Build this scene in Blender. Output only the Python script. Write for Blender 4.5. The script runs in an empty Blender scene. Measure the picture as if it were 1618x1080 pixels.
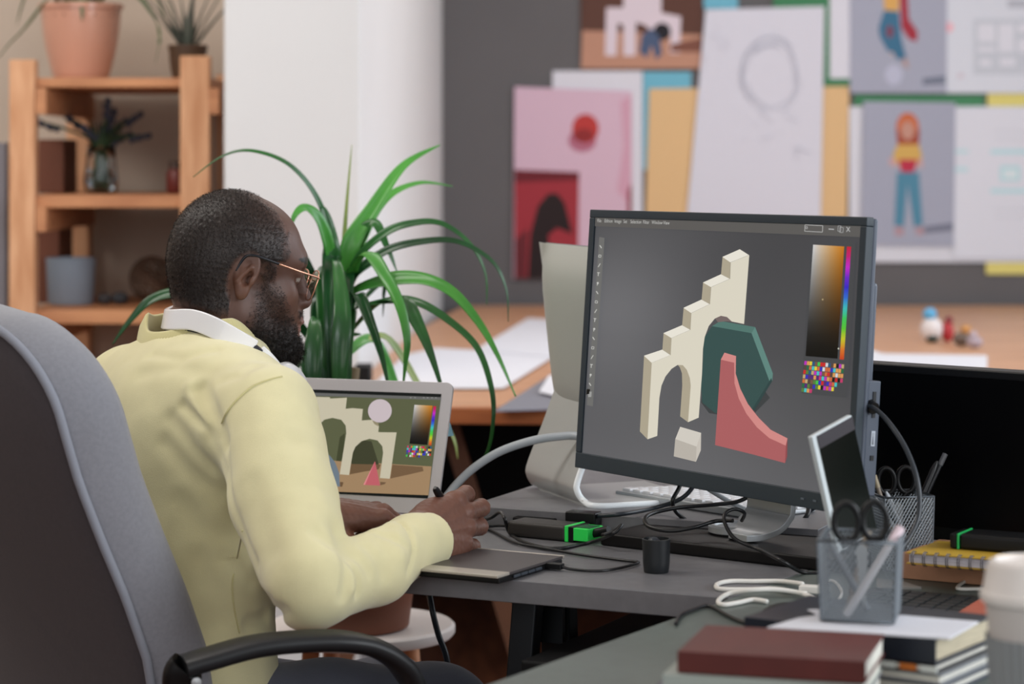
import bpy, bmesh, math, random
import numpy as np
from mathutils import Vector, Matrix

# ------------------------------------------------------------------ camera, world, light
F, CX, HY, CZ = 3820.0, 809.0, 256.0, 1.235      # focal length in pixels, optical centre column, horizon row, eye height
sc = bpy.context.scene
col = bpy.context.collection
cam = bpy.data.cameras.new('camera'); cam_o = bpy.data.objects.new('camera', cam); col.objects.link(cam_o)
cam_o.location = (0, 0, CZ); cam_o.rotation_euler = (math.pi/2, 0, 0)
cam.sensor_width = 36; cam.lens = F/1618*36
cam.shift_y = (HY-540)/1618
cam.dof.use_dof = True; cam.dof.focus_distance = 3.1; cam.dof.aperture_fstop = 4.6
cam.clip_end = 60
sc.camera = cam_o
sc.view_settings.view_transform = 'Standard'; sc.view_settings.look = 'None'
sc.view_settings.gamma = 1; sc.view_settings.exposure = 0.0
sc.view_settings.use_curve_mapping = False
w = bpy.data.worlds.new('world'); sc.world = w; w.use_nodes = True
bg = w.node_tree.nodes['Background']; bg.inputs[0].default_value = (0.80, 0.88, 1.0, 1); bg.inputs[1].default_value = 0.30

def area(name, loc, tgt, sx, sy, power, color):
    L = bpy.data.lights.new(name, 'AREA'); L.shape = 'RECTANGLE'; L.size = sx; L.size_y = sy
    L.energy = power; L.color = color
    o = bpy.data.objects.new(name, L); col.objects.link(o); o.location = loc
    d = Vector(tgt)-Vector(loc); o.rotation_euler = d.to_track_quat('-Z', 'Y').to_euler()
    return o
area('window_daylight_right', (3.35, 4.6, 1.75), (0, 4.3, 1.0), 4.6, 1.9, 85, (0.84, 0.92, 1.0))
area('window_daylight_near', (3.3, 1.2, 1.9), (-.4, 3.0, 0.8), 2.2, 1.9, 88, (0.92, 0.96, 1.0))
area('window_daylight_behind', (-1.0, -1.0, 1.9), (-.9, 4.5, 1.0), 4.5, 1.9, 52, (1.0, 0.97, 0.94))  # added frontal fill from the open side behind the camera, no window there
area('ceiling_lamp', (-1.6, 3.6, 2.98), (-1.2, 5.2, 0.9), 2.2, 1.2, 70, (1.0, 0.95, 0.89))
area('ceiling_lamp_shelf', (-2.9, 4.6, 2.7), (-1.2, 6.2, 1.1), 1.4, 1.0, 20, (1.0, 0.95, 0.89))  # added fill that brightens the pine shelf and the wall behind it
area('ceiling_lamp_far', (0.4, 6.3, 2.98), (0.5, 6.6, 0), 2.0, 1.2, 24, (1.0, 0.96, 0.92))

# ------------------------------------------------------------------ helpers
def V(px, py, d): return Vector(((px-CX)/F*d, d, CZ-(py-HY)/F*d))
def PZ(px, py, z):
    d = (CZ-z)*F/(py-HY); return V(px, py, d)
def PY(px, py, y): return V(px, py, y)
def lin(c):
    if isinstance(c, str): c = tuple(int(c[i:i+2], 16) for i in (0, 2, 4))
    return tuple(((v/255)/12.92 if v/255 <= .04045 else ((v/255+.055)/1.055)**2.4) for v in c[:3])

MATS = {}
def mat(name, c, rough=.6, metal=0, spec=.5, noise=0, nscale=20, bump=0, bscale=200, coat=0, trans=0, stretch=None, sheen=0, c2=None, ior=1.45, alpha=1, sss=0):
    if name in MATS: return MATS[name]
    m = bpy.data.materials.new(name); m.use_nodes = True; MATS[name] = m
    nt = m.node_tree; b = nt.nodes['Principled BSDF']; L = nt.links
    c = lin(c); b.inputs['Base Color'].default_value = (*c, 1)
    b.inputs['Roughness'].default_value = rough; b.inputs['Metallic'].default_value = metal
    b.inputs['Specular IOR Level'].default_value = spec; b.inputs['Coat Weight'].default_value = coat
    b.inputs['Transmission Weight'].default_value = trans; b.inputs['IOR'].default_value = ior
    b.inputs['Sheen Weight'].default_value = sheen; b.inputs['Alpha'].default_value = alpha
    if sss:
        b.inputs['Subsurface Weight'].default_value = sss; b.inputs['Subsurface Radius'].default_value = (.01, .004, .002); b.inputs['Subsurface Scale'].default_value = 1
    tc = nt.nodes.new('ShaderNodeTexCoord'); mp = nt.nodes.new('ShaderNodeMapping')
    L.new(tc.outputs['Object'], mp.inputs[0])
    if stretch: mp.inputs['Scale'].default_value = stretch
    if noise:
        n = nt.nodes.new('ShaderNodeTexNoise'); n.inputs['Scale'].default_value = nscale; n.inputs['Detail'].default_value = 5
        L.new(mp.outputs[0], n.inputs['Vector'])
        mx = nt.nodes.new('ShaderNodeMix'); mx.data_type = 'RGBA'
        cc = lin(c2) if c2 else tuple(v*(1-noise) for v in c)
        mx.inputs[6].default_value = (*c, 1); mx.inputs[7].default_value = (*cc, 1)
        r = nt.nodes.new('ShaderNodeMapRange'); r.inputs[1].default_value = .35; r.inputs[2].default_value = .65
        L.new(n.outputs[0], r.inputs[0]); L.new(r.outputs[0], mx.inputs[0]); L.new(mx.outputs[2], b.inputs['Base Color'])
    if bump:
        n = nt.nodes.new('ShaderNodeTexNoise'); n.inputs['Scale'].default_value = bscale; n.inputs['Detail'].default_value = 3
        L.new(mp.outputs[0], n.inputs['Vector'])
        bp = nt.nodes.new('ShaderNodeBump'); bp.inputs['Strength'].default_value = bump; bp.inputs['Distance'].default_value = .002
        L.new(n.outputs[0], bp.inputs['Height']); L.new(bp.outputs[0], b.inputs['Normal'])
    return m

def vcmat(name, rough=.6, emit=0, coat=0, spec=.4, bump=0, bscale=300, sss=0):
    """base colour (or a screen's own light) from the mesh's colour attribute"""
    if name in MATS: return MATS[name]
    m = bpy.data.materials.new(name); m.use_nodes = True; MATS[name] = m
    nt = m.node_tree; b = nt.nodes['Principled BSDF']
    a = nt.nodes.new('ShaderNodeAttribute'); a.attribute_name = 'Col'
    if emit:
        nt.links.new(a.outputs['Color'], b.inputs['Emission Color']); b.inputs['Emission Strength'].default_value = emit
        b.inputs['Base Color'].default_value = (.004, .004, .004, 1)
    else: nt.links.new(a.outputs['Color'], b.inputs['Base Color'])
    b.inputs['Roughness'].default_value = rough; b.inputs['Coat Weight'].default_value = coat; b.inputs['Specular IOR Level'].default_value = spec
    if sss:
        b.inputs['Subsurface Weight'].default_value = sss; b.inputs['Subsurface Radius'].default_value = (.01, .004, .002); b.inputs['Subsurface Scale'].default_value = 1
    if bump:
        tc = nt.nodes.new('ShaderNodeTexCoord'); n = nt.nodes.new('ShaderNodeTexNoise'); n.inputs['Scale'].default_value = bscale; n.inputs['Detail'].default_value = 4
        nt.links.new(tc.outputs['Object'], n.inputs['Vector'])
        bp = nt.nodes.new('ShaderNodeBump'); bp.inputs['Strength'].default_value = bump; bp.inputs['Distance'].default_value = .001
        nt.links.new(n.outputs[0], bp.inputs['Height']); nt.links.new(bp.outputs[0], b.inputs['Normal'])
    return m

class MB:
    def __init__(s): s.v = []; s.f = []; s.c = []      # c: per-vertex colours (optional)
    def add(s, vs, fs, c=None):
        o = len(s.v); s.v += [Vector(p) for p in vs]; s.f += [tuple(i+o for i in f) for f in fs]
        if c is not None:
            s.c += list(c) if len(c) == len(vs) and not isinstance(c[0], (int, float)) else [c]*len(vs)
        elif s.c: s.c += [(1, 1, 1)]*len(vs)
        return s
    def box(s, c, h, ax=None):
        ax = ax or (Vector((1, 0, 0)), Vector((0, 1, 0)), Vector((0, 0, 1)))
        c = Vector(c); vs = []
        for i in (-1, 1):
            for j in (-1, 1):
                for k in (-1, 1): vs.append(c+ax[0]*h[0]*i+ax[1]*h[1]*j+ax[2]*h[2]*k)
        return s.add(vs, [(0, 1, 3, 2), (4, 6, 7, 5), (0, 4, 5, 1), (2, 3, 7, 6), (0, 2, 6, 4), (1, 5, 7, 3)])
    def hexa(s, bot, top):                       # two matching polygons joined by sides
        n = len(bot); return s.add(list(bot)+list(top), [tuple(range(n))[::-1], tuple(range(n, 2*n))]+[(i, (i+1) % n, n+(i+1) % n, n+i) for i in range(n)])
    def slab(s, poly, z0, z1):
        return s.hexa([Vector((p[0], p[1], z0)) for p in poly], [Vector((p[0], p[1], z1)) for p in poly])
    def tube(s, pts, r, n=8, closed=False, flat=None, up=None):
        pts = [Vector(p) for p in pts]; m = len(pts)
        rr = r if isinstance(r, (list, tuple)) else [r]*m
        vs = []; prev = None
        for i, p in enumerate(pts):
            a = pts[(i-1) % m] if (closed or i > 0) else p; b = pts[(i+1) % m] if (closed or i < m-1) else p
            t = (b-a).normalized()
            if up is not None: u = Vector(up)-t*t.dot(Vector(up))
            elif prev is None: u = t.orthogonal()
            else: u = prev-t*prev.dot(t)
            u.normalize(); prev = u; q = t.cross(u)
            for k in range(n):
                an = 2*math.pi*k/n
                if flat: x, y = math.cos(an), math.sin(an); e = flat[2] if len(flat) > 2 else 1; x = math.copysign(abs(x)**e, x)*flat[0]; y = math.copysign(abs(y)**e, y)*flat[1]
                else: x, y = math.cos(an), math.sin(an)
                vs.append(p+(u*x+q*y)*rr[i])
        fs = []
        for i in range(m if closed else m-1):
            j = (i+1) % m
            for k in range(n): fs.append((i*n+k, i*n+(k+1) % n, j*n+(k+1) % n, j*n+k))
        if not closed: fs += [tuple(range(n))[::-1], tuple((m-1)*n+k for k in range(n))]
        return s.add(vs, fs)
    def lathe(s, prof, c, n=32, axis=None):      # prof [(r,z)...]
        c = Vector(c); vs = []; fs = []
        R = axis or Matrix.Identity(3)
        for r, z in prof:
            for k in range(n):
                a = 2*math.pi*k/n; vs.append(c+R@Vector((r*math.cos(a), r*math.sin(a), z)))
        m = len(prof)
        for i in range(m-1):
            for k in range(n): fs.append((i*n+k, i*n+(k+1) % n, (i+1)*n+(k+1) % n, (i+1)*n+k))
        fs += [tuple(range(n))[::-1], tuple((m-1)*n+k for k in range(n))]
        return s.add(vs, fs)
    def ellips(s, c, r, n=16, R=None):
        c = Vector(c); vs = []; fs = []; m = n//2+1; R = R or Matrix.Identity(3)
        for i in range(m):
            t = math.pi*i/(m-1)
            for k in range(n):
                a = 2*math.pi*k/n; vs.append(c+R@Vector((r[0]*math.sin(t)*math.cos(a), r[1]*math.sin(t)*math.sin(a), r[2]*math.cos(t))))
        for i in range(m-1):
            for k in range(n): fs.append((i*n+k, (i+1)*n+k, (i+1)*n+(k+1) % n, i*n+(k+1) % n))
        return s.add(vs, fs)

def finish(me, m, smooth):
    me.materials.append(m)
    if smooth: me.polygons.foreach_set('use_smooth', [True]*len(me.polygons))
    me.update()
def wloc(o):
    p = Vector(o.location)
    while o.parent: o = o.parent; p = p+Vector(o.location)
    return p
def obj(name, mb, m, parent=None, smooth=False, bevel=0, seg=2, sharp=None):
    me = bpy.data.meshes.new(name)
    if parent: org = wloc(parent)
    else:
        xs = [v.x for v in mb.v]; ys = [v.y for v in mb.v]; zs = [v.z for v in mb.v]
        org = Vector(((min(xs)+max(xs))/2, (min(ys)+max(ys))/2, min(zs)))
    me.from_pydata([tuple(v-org) for v in mb.v], [], mb.f)
    if mb.c:
        a = me.color_attributes.new('Col', 'FLOAT_COLOR', 'POINT')
        a.data.foreach_set('color', [x for cc in mb.c for x in (*cc[:3], 1)])
    b = bmesh.new(); b.from_mesh(me)
    if not mb.c: bmesh.ops.recalc_face_normals(b, faces=b.faces)
    b.to_mesh(me); b.free()
    finish(me, m, smooth)
    o = bpy.data.objects.new(name, me); col.objects.link(o)
    if parent: o.parent = parent
    else: o.location = org
    if bevel:
        md = o.modifiers.new('bevel', 'BEVEL'); md.width = bevel; md.segments = seg; md.limit_method = 'ANGLE'; md.angle_limit = math.radians(40)
        me.polygons.foreach_set('use_smooth', [True]*len(me.polygons)); wn = o.modifiers.new('wn', 'WEIGHTED_NORMAL')
    elif smooth and sharp:
        es = o.modifiers.new('es', 'EDGE_SPLIT'); es.split_angle = math.radians(sharp)
    return o
def tag(o, label=None, cat=None, group=None, kind=None):
    if label: o['label'] = label
    if cat: o['category'] = cat
    if group: o['group'] = group
    if kind: o['kind'] = kind
    return o
def thing(name, loc, label, cat, group=None):
    o = bpy.data.objects.new(name, None); col.objects.link(o); o.location = loc; o.empty_display_size = .05
    return tag(o, label, cat, group)
def struct(name, mb, m, parent=None, **k):
    o = obj(name, mb, m, parent, **k)
    if not parent: o['kind'] = 'structure'
    return o
def crom(pts, n=8, closed=False):
    pts = [Vector(p) for p in pts]; out = []; m = len(pts)
    for i in range(m if closed else m-1):
        g = (lambda j: pts[j % m]) if closed else (lambda j: pts[min(max(j, 0), m-1)])
        p0, p1, p2, p3 = g(i-1), g(i), g(i+1), g(i+2)
        for k in range(n):
            t = k/n
            out.append(.5*((2*p1)+(p2-p0)*t+(2*p0-5*p1+4*p2-p3)*t*t+(3*p1-p0-3*p2+p3)*t**3))
    if not closed: out.append(pts[-1])
    return out
def ramp(v, ks):
    for i in range(len(ks)-1):
        if v <= ks[i+1][0]:
            t = (v-ks[i][0])/(ks[i+1][0]-ks[i][0]); return ks[i][1]*(1-t)+ks[i+1][1]*t
    return ks[-1][1]

class Plane:                                      # a flat surface onto which a picture's shapes are laid
    def __init__(s, o, n): s.o = Vector(o); s.n = Vector(n).normalized(); s.mb = MB(); s.k = 0
    def pt(s, px, py, off=0):
        d = Vector(((px-CX)/F, 1, -(py-HY)/F)); c = Vector((0, 0, CZ))
        t = (s.o-c).dot(s.n)/d.dot(s.n); return c+d*t+s.n*off
    def poly(s, pts, c, layer=None):
        if layer is None: s.k += 1; layer = s.k
        off = .0004+layer*.00006
        if len(c) == len(pts) and not isinstance(c[0], (int, float)) and not isinstance(c, str): cc = [lin(x) for x in c]
        else: cc = [lin(c)]*len(pts)
        s.mb.add([s.pt(x, y, off) for x, y in pts], [tuple(range(len(pts)))], cc)
    def grid(s, tl, tr, br, bl, nx, ny, fn):
        s.k += 1; off = .0004+s.k*.00006; vs = []; cs = []
        for j in range(ny+1):
            for i in range(nx+1):
                u, v = i/nx, j/ny
                x = (tl[0]*(1-u)+tr[0]*u)*(1-v)+(bl[0]*(1-u)+br[0]*u)*v; y = (tl[1]*(1-u)+tr[1]*u)*(1-v)+(bl[1]*(1-u)+br[1]*u)*v
                vs.append(s.pt(x, y, off)); cs.append(lin(fn(u, v)))
        s.mb.add(vs, [(j*(nx+1)+i, j*(nx+1)+i+1, (j+1)*(nx+1)+i+1, (j+1)*(nx+1)+i) for j in range(ny) for i in range(nx)], cs)
    def line(s, a, b, wd, c):
        a = Vector(a); b = Vector(b); d = (b-a).normalized(); n = Vector((-d.y, d.x))*wd/2
        s.poly([tuple(a+n), tuple(b+n), tuple(b-n), tuple(a-n)], c)
    def disc(s, c, r, colr, ry=None, n=24):
        ry = ry or r; s.poly([(c[0]+r*math.cos(2*math.pi*k/n), c[1]+ry*math.sin(2*math.pi*k/n)) for k in range(n)], colr)

# ------------------------------------------------------------------ signed distance modelling (numpy)
def v3(p): return np.array(p, np.float32)
def ell(c, r, R=None):
    c = v3(c); r = v3(r); R = None if R is None else np.array(R, np.float32)   # rows of R are the ellipsoid's axes
    def f(P):
        q = P-c
        if R is not None: q = q@R.T
        k0 = np.sqrt(((q/r)**2).sum(-1)); k1 = np.sqrt(((q/(r*r))**2).sum(-1))+1e-9
        return k0*(k0-1)/k1
    return f
def cone(a, b, r1, r2):
    a = v3(a); b = v3(b); ab = b-a; L = float((ab*ab).sum())+1e-12
    def f(P):
        q = P-a; h = np.clip((q@ab)/L, 0, 1); return np.sqrt(((q-h[..., None]*ab)**2).sum(-1))-(r1+(r2-r1)*h)
    return f
def torus(c, R, r, ax, sq=1.0):
    c = v3(c); ax = np.array(ax, np.float32)      # rows u, v, n
    def f(P):
        q = (P-c)@ax.T; l = np.sqrt((q[..., 0])**2+(q[..., 1]*sq)**2)-R
        return np.sqrt(l*l+q[..., 2]**2)-r
    return f
def smin(a, b, k):
    h = np.clip(.5+.5*(b-a)/k, 0, 1); return b*(1-h)+a*h-k*h*(1-h)
def smax(a, b, k): return -smin(-a, -b, k)
def nets(fn, lo, hi, h, B=12, margin=.03):
    """naive surface nets over a sparse set of blocks"""
    lo = np.array(lo, np.float32); n = np.ceil((np.array(hi)-lo)/h/B).astype(int)*B+1
    G = np.full(tuple(n), 1.0, np.float32)
    nb = (n-1)//B; bi = np.stack(np.meshgrid(*[np.arange(k) for k in nb], indexing='ij'), -1).reshape(-1, 3)
    cen = lo+(bi+.5)*B*h; fc = fn(cen.astype(np.float32)); R = B*h*.87+margin
    loc = np.stack(np.meshgrid(*[np.arange(B+1)]*3, indexing='ij'), -1).astype(np.float32)
    for b, c, v in zip(bi, cen, fc):
        s = b*B; sl = tuple(slice(s[i], s[i]+B+1) for i in range(3))
        if abs(v) > R: G[sl] = np.where(G[sl] == 1.0, np.sign(v)*1.0, G[sl]); continue
        G[sl] = fn((loc+s)*h+lo)
    G[0], G[-1] = 1, 1; G[:, 0], G[:, -1] = 1, 1; G[:, :, 0], G[:, :, -1] = 1, 1
    ins = G < 0
    c = [slice(None, -1), slice(1, None)]
    cnt = np.zeros(tuple(n-1), np.int8)
    for i in (0, 1):
        for j in (0, 1):
            for k in (0, 1): cnt += ins[c[i], c[j], c[k]]
    act = (cnt > 0) & (cnt < 8); idx = np.argwhere(act); ids = np.full(act.shape, -1, np.int32); ids[act] = np.arange(len(idx))
    acc = np.zeros((len(idx), 3)); num = np.zeros(len(idx))
    cor = [(i, j, k) for i in (0, 1) for j in (0, 1) for k in (0, 1)]
    val = {q: G[idx[:, 0]+q[0], idx[:, 1]+q[1], idx[:, 2]+q[2]] for q in cor}
    for a in cor:
        for ax in range(3):
            if a[ax]: continue
            b = list(a); b[ax] = 1; b = tuple(b); va, vb = val[a], val[b]; m = (va < 0) != (vb < 0)
            t = va/(va-vb+1e-12); p = np.array(a, float)[None]+np.zeros((len(idx), 3)); p[:, ax] = t
            acc[m] += p[m]; num[m] += 1
    P = (idx+acc/num[:, None])*h+lo
    F_ = []
    for ax in range(3):
        o1, o2 = [(1, 2), (2, 0), (0, 1)][ax]
        sa = [slice(1, -1)]*3; sb = [slice(1, -1)]*3
        A = ins.copy(); sh = [slice(None)]*3; sh[ax] = slice(None, -1); sh2 = [slice(None)]*3; sh2[ax] = slice(1, None)
        x = ins[tuple(sh)] != ins[tuple(sh2)]; e = np.argwhere(x)
        ok = (e[:, o1] > 0) & (e[:, o2] > 0) & (e[:, o1] < n[o1]-1) & (e[:, o2] < n[o2]-1); e = e[ok]
        def cid(d1, d2):
            q = e.copy(); q[:, o1] -= d1; q[:, o2] -= d2; return ids[q[:, 0], q[:, 1], q[:, 2]]
        Q = np.stack([cid(1, 1), cid(0, 1), cid(0, 0), cid(1, 0)], 1)
        flip = ~ins[e[:, 0], e[:, 1], e[:, 2]]; Q[flip] = Q[flip][:, ::-1]
        F_.append(Q)
    return P, np.concatenate(F_)
def npmesh(name, parts, m, parent=None, cols=None, attr=None):
    """parts: list of (verts Nx3 world, quads); cols: list of Nx3 linear colours"""
    off = 0; Vs = []; Fs = []
    for P, Q in parts: Vs.append(P); Fs.append(Q+off); off += len(P)
    Vs = np.concatenate(Vs); Fs = np.concatenate(Fs)
    org = wloc(parent) if parent else Vector((float(Vs[:, 0].mean()), float(Vs[:, 1].mean()), float(Vs[:, 2].min())))
    me = bpy.data.meshes.new(name); Vw = (Vs-np.array(org)).astype(np.float32)
    me.vertices.add(len(Vw)); me.vertices.foreach_set('co', Vw.ravel())
    me.loops.add(len(Fs)*4); me.loops.foreach_set('vertex_index', Fs.astype(np.int32).ravel())
    me.polygons.add(len(Fs)); me.polygons.foreach_set('loop_start', np.arange(0, len(Fs)*4, 4, dtype=np.int32)); me.polygons.foreach_set('loop_total', np.full(len(Fs), 4, np.int32))
    if cols is not None:
        cc = np.concatenate(cols); a = me.color_attributes.new('Col', 'FLOAT_COLOR', 'POINT')
        a.data.foreach_set('color', np.concatenate([cc, np.ones((len(cc), 1))], 1).astype(np.float32).ravel())
    me.validate(); me.update(calc_edges=True)
    finish(me, m, True)
    o = bpy.data.objects.new(name, me); col.objects.link(o)
    if parent: o.parent = parent
    else: o.location = org
    return o

# ------------------------------------------------------------------ materials
wood = mat('pine', 'dba982', .55, noise=.35, nscale=6, c2='c18a62', stretch=(6, 6, .9))
woodh = mat('pine_boards', 'c88e64', .55, noise=.3, nscale=6, c2='ad7450', stretch=(.9, 6, 6))
tabletop = mat('beech_table', 'd3a27e', .42, noise=.25, nscale=4, c2='c08f6c', stretch=(1, 5, 5))
tableedge = mat('table_edge', 'a35f33', .5, noise=.3, nscale=5, c2='8b4c26', stretch=(1, 5, 5))
dgrey = mat('desk_laminate', '727276', .42, noise=.12, nscale=60, bump=.08, bscale=900)
dedge = mat('desk_edge', '4d494c', .55, noise=.1, nscale=80)
ggrey = mat('near_desk_laminate', '5c6662', .38, noise=.1, nscale=60, bump=.06, bscale=900)
blackp = mat('black_plastic', '0f1012', .4, spec=.35)
blackm = mat('matte_black', '0e0e10', .65, spec=.25)
darkmetal = mat('dark_steel', '2b2e32', .35, metal=.6)
alu = mat('aluminium', 'b4b8bb', .36, metal=.45, bump=.03, bscale=900)
alu2 = mat('aluminium_edge', 'e6e9ec', .25, metal=.5)
whitep = mat('white_plastic', 'eeeef0', .35)
paperw = mat('paper', 'dfe0e8', .8, bump=.05, bscale=40)

# ------------------------------------------------------------------ room
struct('floor', MB().slab([(-5, -1.2), (3.6, -1.2), (3.6, 8.6), (-5, 8.6)], -.05, 0), mat('parquet', '7a4c34', .45, noise=.4, nscale=5, c2='5a3424', stretch=(8, 1, 1)))
struct('ceiling', MB().slab([(-5, -1.2), (3.6, -1.2), (3.6, 8.6), (-5, 8.6)], 3.05, 3.15), mat('ceiling_white', 'dddbd6', .9))
struct('wall_back', MB().slab([(-5, 8.4), (3.6, 8.4), (3.6, 8.55), (-5, 8.55)], 0, 3.05), mat('grey_paint', '646264', .85, noise=.06, nscale=3))
beige = mat('beige_plaster', 'c6b8aa', .9, noise=.08, nscale=2.5)
struct('wall_left', MB().slab([(-5, 6.35), (-.72, 6.35), (-.72, 6.5), (-5, 6.5)], 0, 3.05), beige)
struct('wall_left', MB().slab([(-5, -1.2), (-4.9, -1.2), (-4.9, 6.35), (-5, 6.35)], 0, 3.05), beige)
# white partition whose long side runs back to the grey wall
pa = V(353, 300, 5.5); pb = V(570, 300, 5.5); pc = V(699, 300, 8.4)
struct('wall_partition', MB().slab([(pa.x, 5.5), (pb.x, 5.5), (pc.x, 8.4), (pc.x-.36, 8.4), (pa.x, 6.6)], 0, 3.05), mat('white_plaster', 'd9dadc', .85, noise=.03, nscale=2), bevel=.008)
# right wall: piers, parapet and lintel round three windows, set out of the picture
rw = MB()
for y0, y1 in ((-1.2, .1), (2.35, 2.7), (4.6, 4.95), (6.9, 8.4)): rw.slab([(3.45, y0), (3.6, y0), (3.6, y1), (3.45, y1)], 0, 3.05)
rw.slab([(3.45, -1.2), (3.6, -1.2), (3.6, 8.4), (3.45, 8.4)], 0, .8); rw.slab([(3.45, -1.2), (3.6, -1.2), (3.6, 8.4), (3.45, 8.4)], 2.75, 3.05)
struct('wall_right', rw, mat('ceiling_white', 'dddbd6', .9))
for i, (y0, y1) in enumerate(((.1, 2.35), (2.7, 4.6), (4.95, 6.9))):
    wf = MB()
    for a, b, c, d in ((y0, y1, .8, .86), (y0, y1, 2.69, 2.75), (y0, y0+.06, .86, 2.69), (y1-.06, y1, .86, 2.69), ((y0+y1)/2-.03, (y0+y1)/2+.03, .86, 2.69)):
        wf.slab([(3.49, a), (3.56, a), (3.56, b), (3.49, b)], c, d)
    struct('window_%d' % (i+1), wf, whitep)

# ------------------------------------------------------------------ pictures and papers on the grey wall
def sheet(name, pts, label, cat, color, lay, draw=None, group=None, rough=.75):
    """a paper pinned flat on the wall; pts are its corners, lay how far it lies over the ones below"""
    y = 8.4-.004-.003*lay; n = Vector((0, -1, 0)); P = Plane((0, y, 0), n)
    q = [P.pt(*p) for p in pts]; b = [Vector((p.x, p.y+.0025, p.z)) for p in q]
    mb = MB().hexa(b, q); m = vcmat('print', rough)
    mb.c = [lin(color)]*len(mb.v)
    if draw:
        draw(P); k = len(mb.v); mb.v += P.mb.v; mb.f += [tuple(i+k for i in f) for f in P.mb.f]; mb.c += P.mb.c
    o = obj(name, mb, m); return tag(o, label, cat, group)
R4 = lambda a, b, c, d: [(a, b), (c, b), (c, d), (a, d)]
def arch_print(P):
    P.poly(R4(920, -60, 1108, 50), '5a3a30'); P.poly([(920, 48), (1108, 55), (1108, 108), (918, 108)], 'b98a74')
    P.poly([(958, 12), (985, 12), (985, -15), (1045, -15), (1045, 20), (1076, 26), (1074, 84), (1058, 84), (1060, 50), (1045, 38), (1030, 50), (1020, 40), (1005, 35), (1004, 88), (985, 88), (985, 40), (976, 36), (974, 88), (956, 88)], 'd9ccd6')
    P.disc((1046, 50), 14, '1d1c24'); P.poly([(1010, 82), (1014, 55), (1030, 45), (1042, 58), (1046, 86), (1036, 94), (1030, 72), (1022, 92)], '4a5a78')
    P.poly([(1060, 70), (1108, 60), (1108, 82), (1060, 82)], '7a4d40')
def pink_print(P):
    P.poly([(980, 160), (998, 150), (998, 330), (975, 300), (985, 230)], 'cfa0b4'); P.poly([(992, 300), (998, 290), (998, 440), (990, 440)], '8a2030')
    P.disc((920, 222), 22, 'b06a80', 18); P.disc((925, 203), 21, 'b83a38', 23, n=32); P.disc((922, 214), 16, '8e2a2c', 11)
    P.poly([(813, 268), (915, 272), (913, 440), (813, 440)], '9c2f3a'); P.poly([(813, 268), (915, 272), (915, 285), (813, 288)], '6a1c26')
    P.poly([(834, 440), (838, 370), (850, 325), (866, 306), (880, 305), (892, 320), (905, 370), (880, 360), (866, 372), (868, 385), (866, 440)], '221416')
    P.poly([(813, 380), (834, 360), (832, 440), (813, 440)], '642028')
def sketch(P):
    rnd = random.Random(3); c = (1218, 120)
    for k in range(26):
        a = rnd.uniform(0, 6.28); r = rnd.uniform(.8, 1.1)
        p = [(c[0]+45*r*math.cos(a+t*.25), c[1]+58*r*math.sin(a+t*.25)) for t in range(5)]
        for u, v in zip(p, p[1:]): P.line(u, v, 1.2, 'b9bcca')
    for k in range(10):
        x = rnd.uniform(1170, 1270); y = rnd.uniform(170, 235); P.line((x, y), (x+rnd.uniform(-30, 30), y+rnd.uniform(-6, 20)), 1.2, 'c0c3d0')
    for k in range(6):
        x = rnd.uniform(1110, 1150); y = rnd.uniform(40, 90); P.line((x, y), (x+rnd.uniform(-10, 20), y+rnd.uniform(-6, 20)), 1.2, 'c8cad6')
def caped_figure(P):
    P.poly([(1420, -40), (1432, -40), (1436, 30), (1450, 50), (1449, 66), (1436, 62), (1424, 44)], 'a03040')
    P.poly([(1395, -40), (1422, -40), (1420, 18), (1397, 16)], 'd8a860')
    P.poly([(1397, 16), (1420, 18), (1424, 60), (1432, 92), (1420, 95), (1410, 84), (1403, 82), (1390, 58), (1388, 44)], '3d7090')
    P.disc((1406, 50), 6, '7c4458', 10); P.poly([(1426, 92), (1432, 92), (1436, 108), (1428, 104)], 'b09088'); P.poly([(1404, 80), (1412, 84), (1412, 90)], 'c8a898')
    P.disc((1412, 118), 14, 'b9bdd2', 16); P.poly([(1458, 124), (1494, 120), (1494, 132), (1458, 134)], '70788a')
def plan_sheet(P):
    for a in (R4(1538, 30, 1700, 118),): P.poly(a, 'c3c9d4')
    for a in ((1545, 38, 1572, 66), (1578, 38, 1602, 82), (1608, 38, 1660, 52), (1608, 62, 1660, 82), (1545, 74, 1572, 82), (1548, 94, 1566, 104), (1580, 92, 1604, 104)): P.poly(R4(*a), 'd9dbe6')
    P.poly(R4(1592, 0, 1660, 12), 'b0b4c0'); P.disc((1500, 43), 6, 'eeb4c0', 8); P.disc((1518, 120), 5, 'cfc6d2')
def hair_figure(P):
    P.disc((1434, 202), 18, 'c4683e', 24, n=28); P.poly([(1416, 205), (1453, 205), (1452, 230), (1418, 230)], 'a04a34'); P.disc((1434, 206), 11, 'c09080', 15)
    P.poly([(1418, 228), (1452, 228), (1457, 248), (1448, 262), (1420, 262), (1410, 246)], 'cfa85c'); P.poly([(1420, 252), (1450, 252), (1444, 272), (1424, 272)], 'b8304a')
    P.poly([(1404, 250), (1414, 250), (1418, 262), (1406, 262)], 'c8a0a0'); P.poly([(1452, 250), (1458, 252), (1458, 266), (1450, 262)], 'c8a0a0')
    P.poly([(1417, 272), (1452, 272), (1458, 356), (1444, 358), (1434, 290), (1428, 358), (1413, 356)], '4f86a0')
    P.poly([(1413, 358), (1428, 358), (1427, 372), (1415, 372)], 'b09098'); P.poly([(1446, 358), (1458, 358), (1460, 370), (1448, 371)], 'b09098')
    P.poly([(1460, 358), (1506, 352), (1506, 364), (1460, 368)], '74788a')
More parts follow.
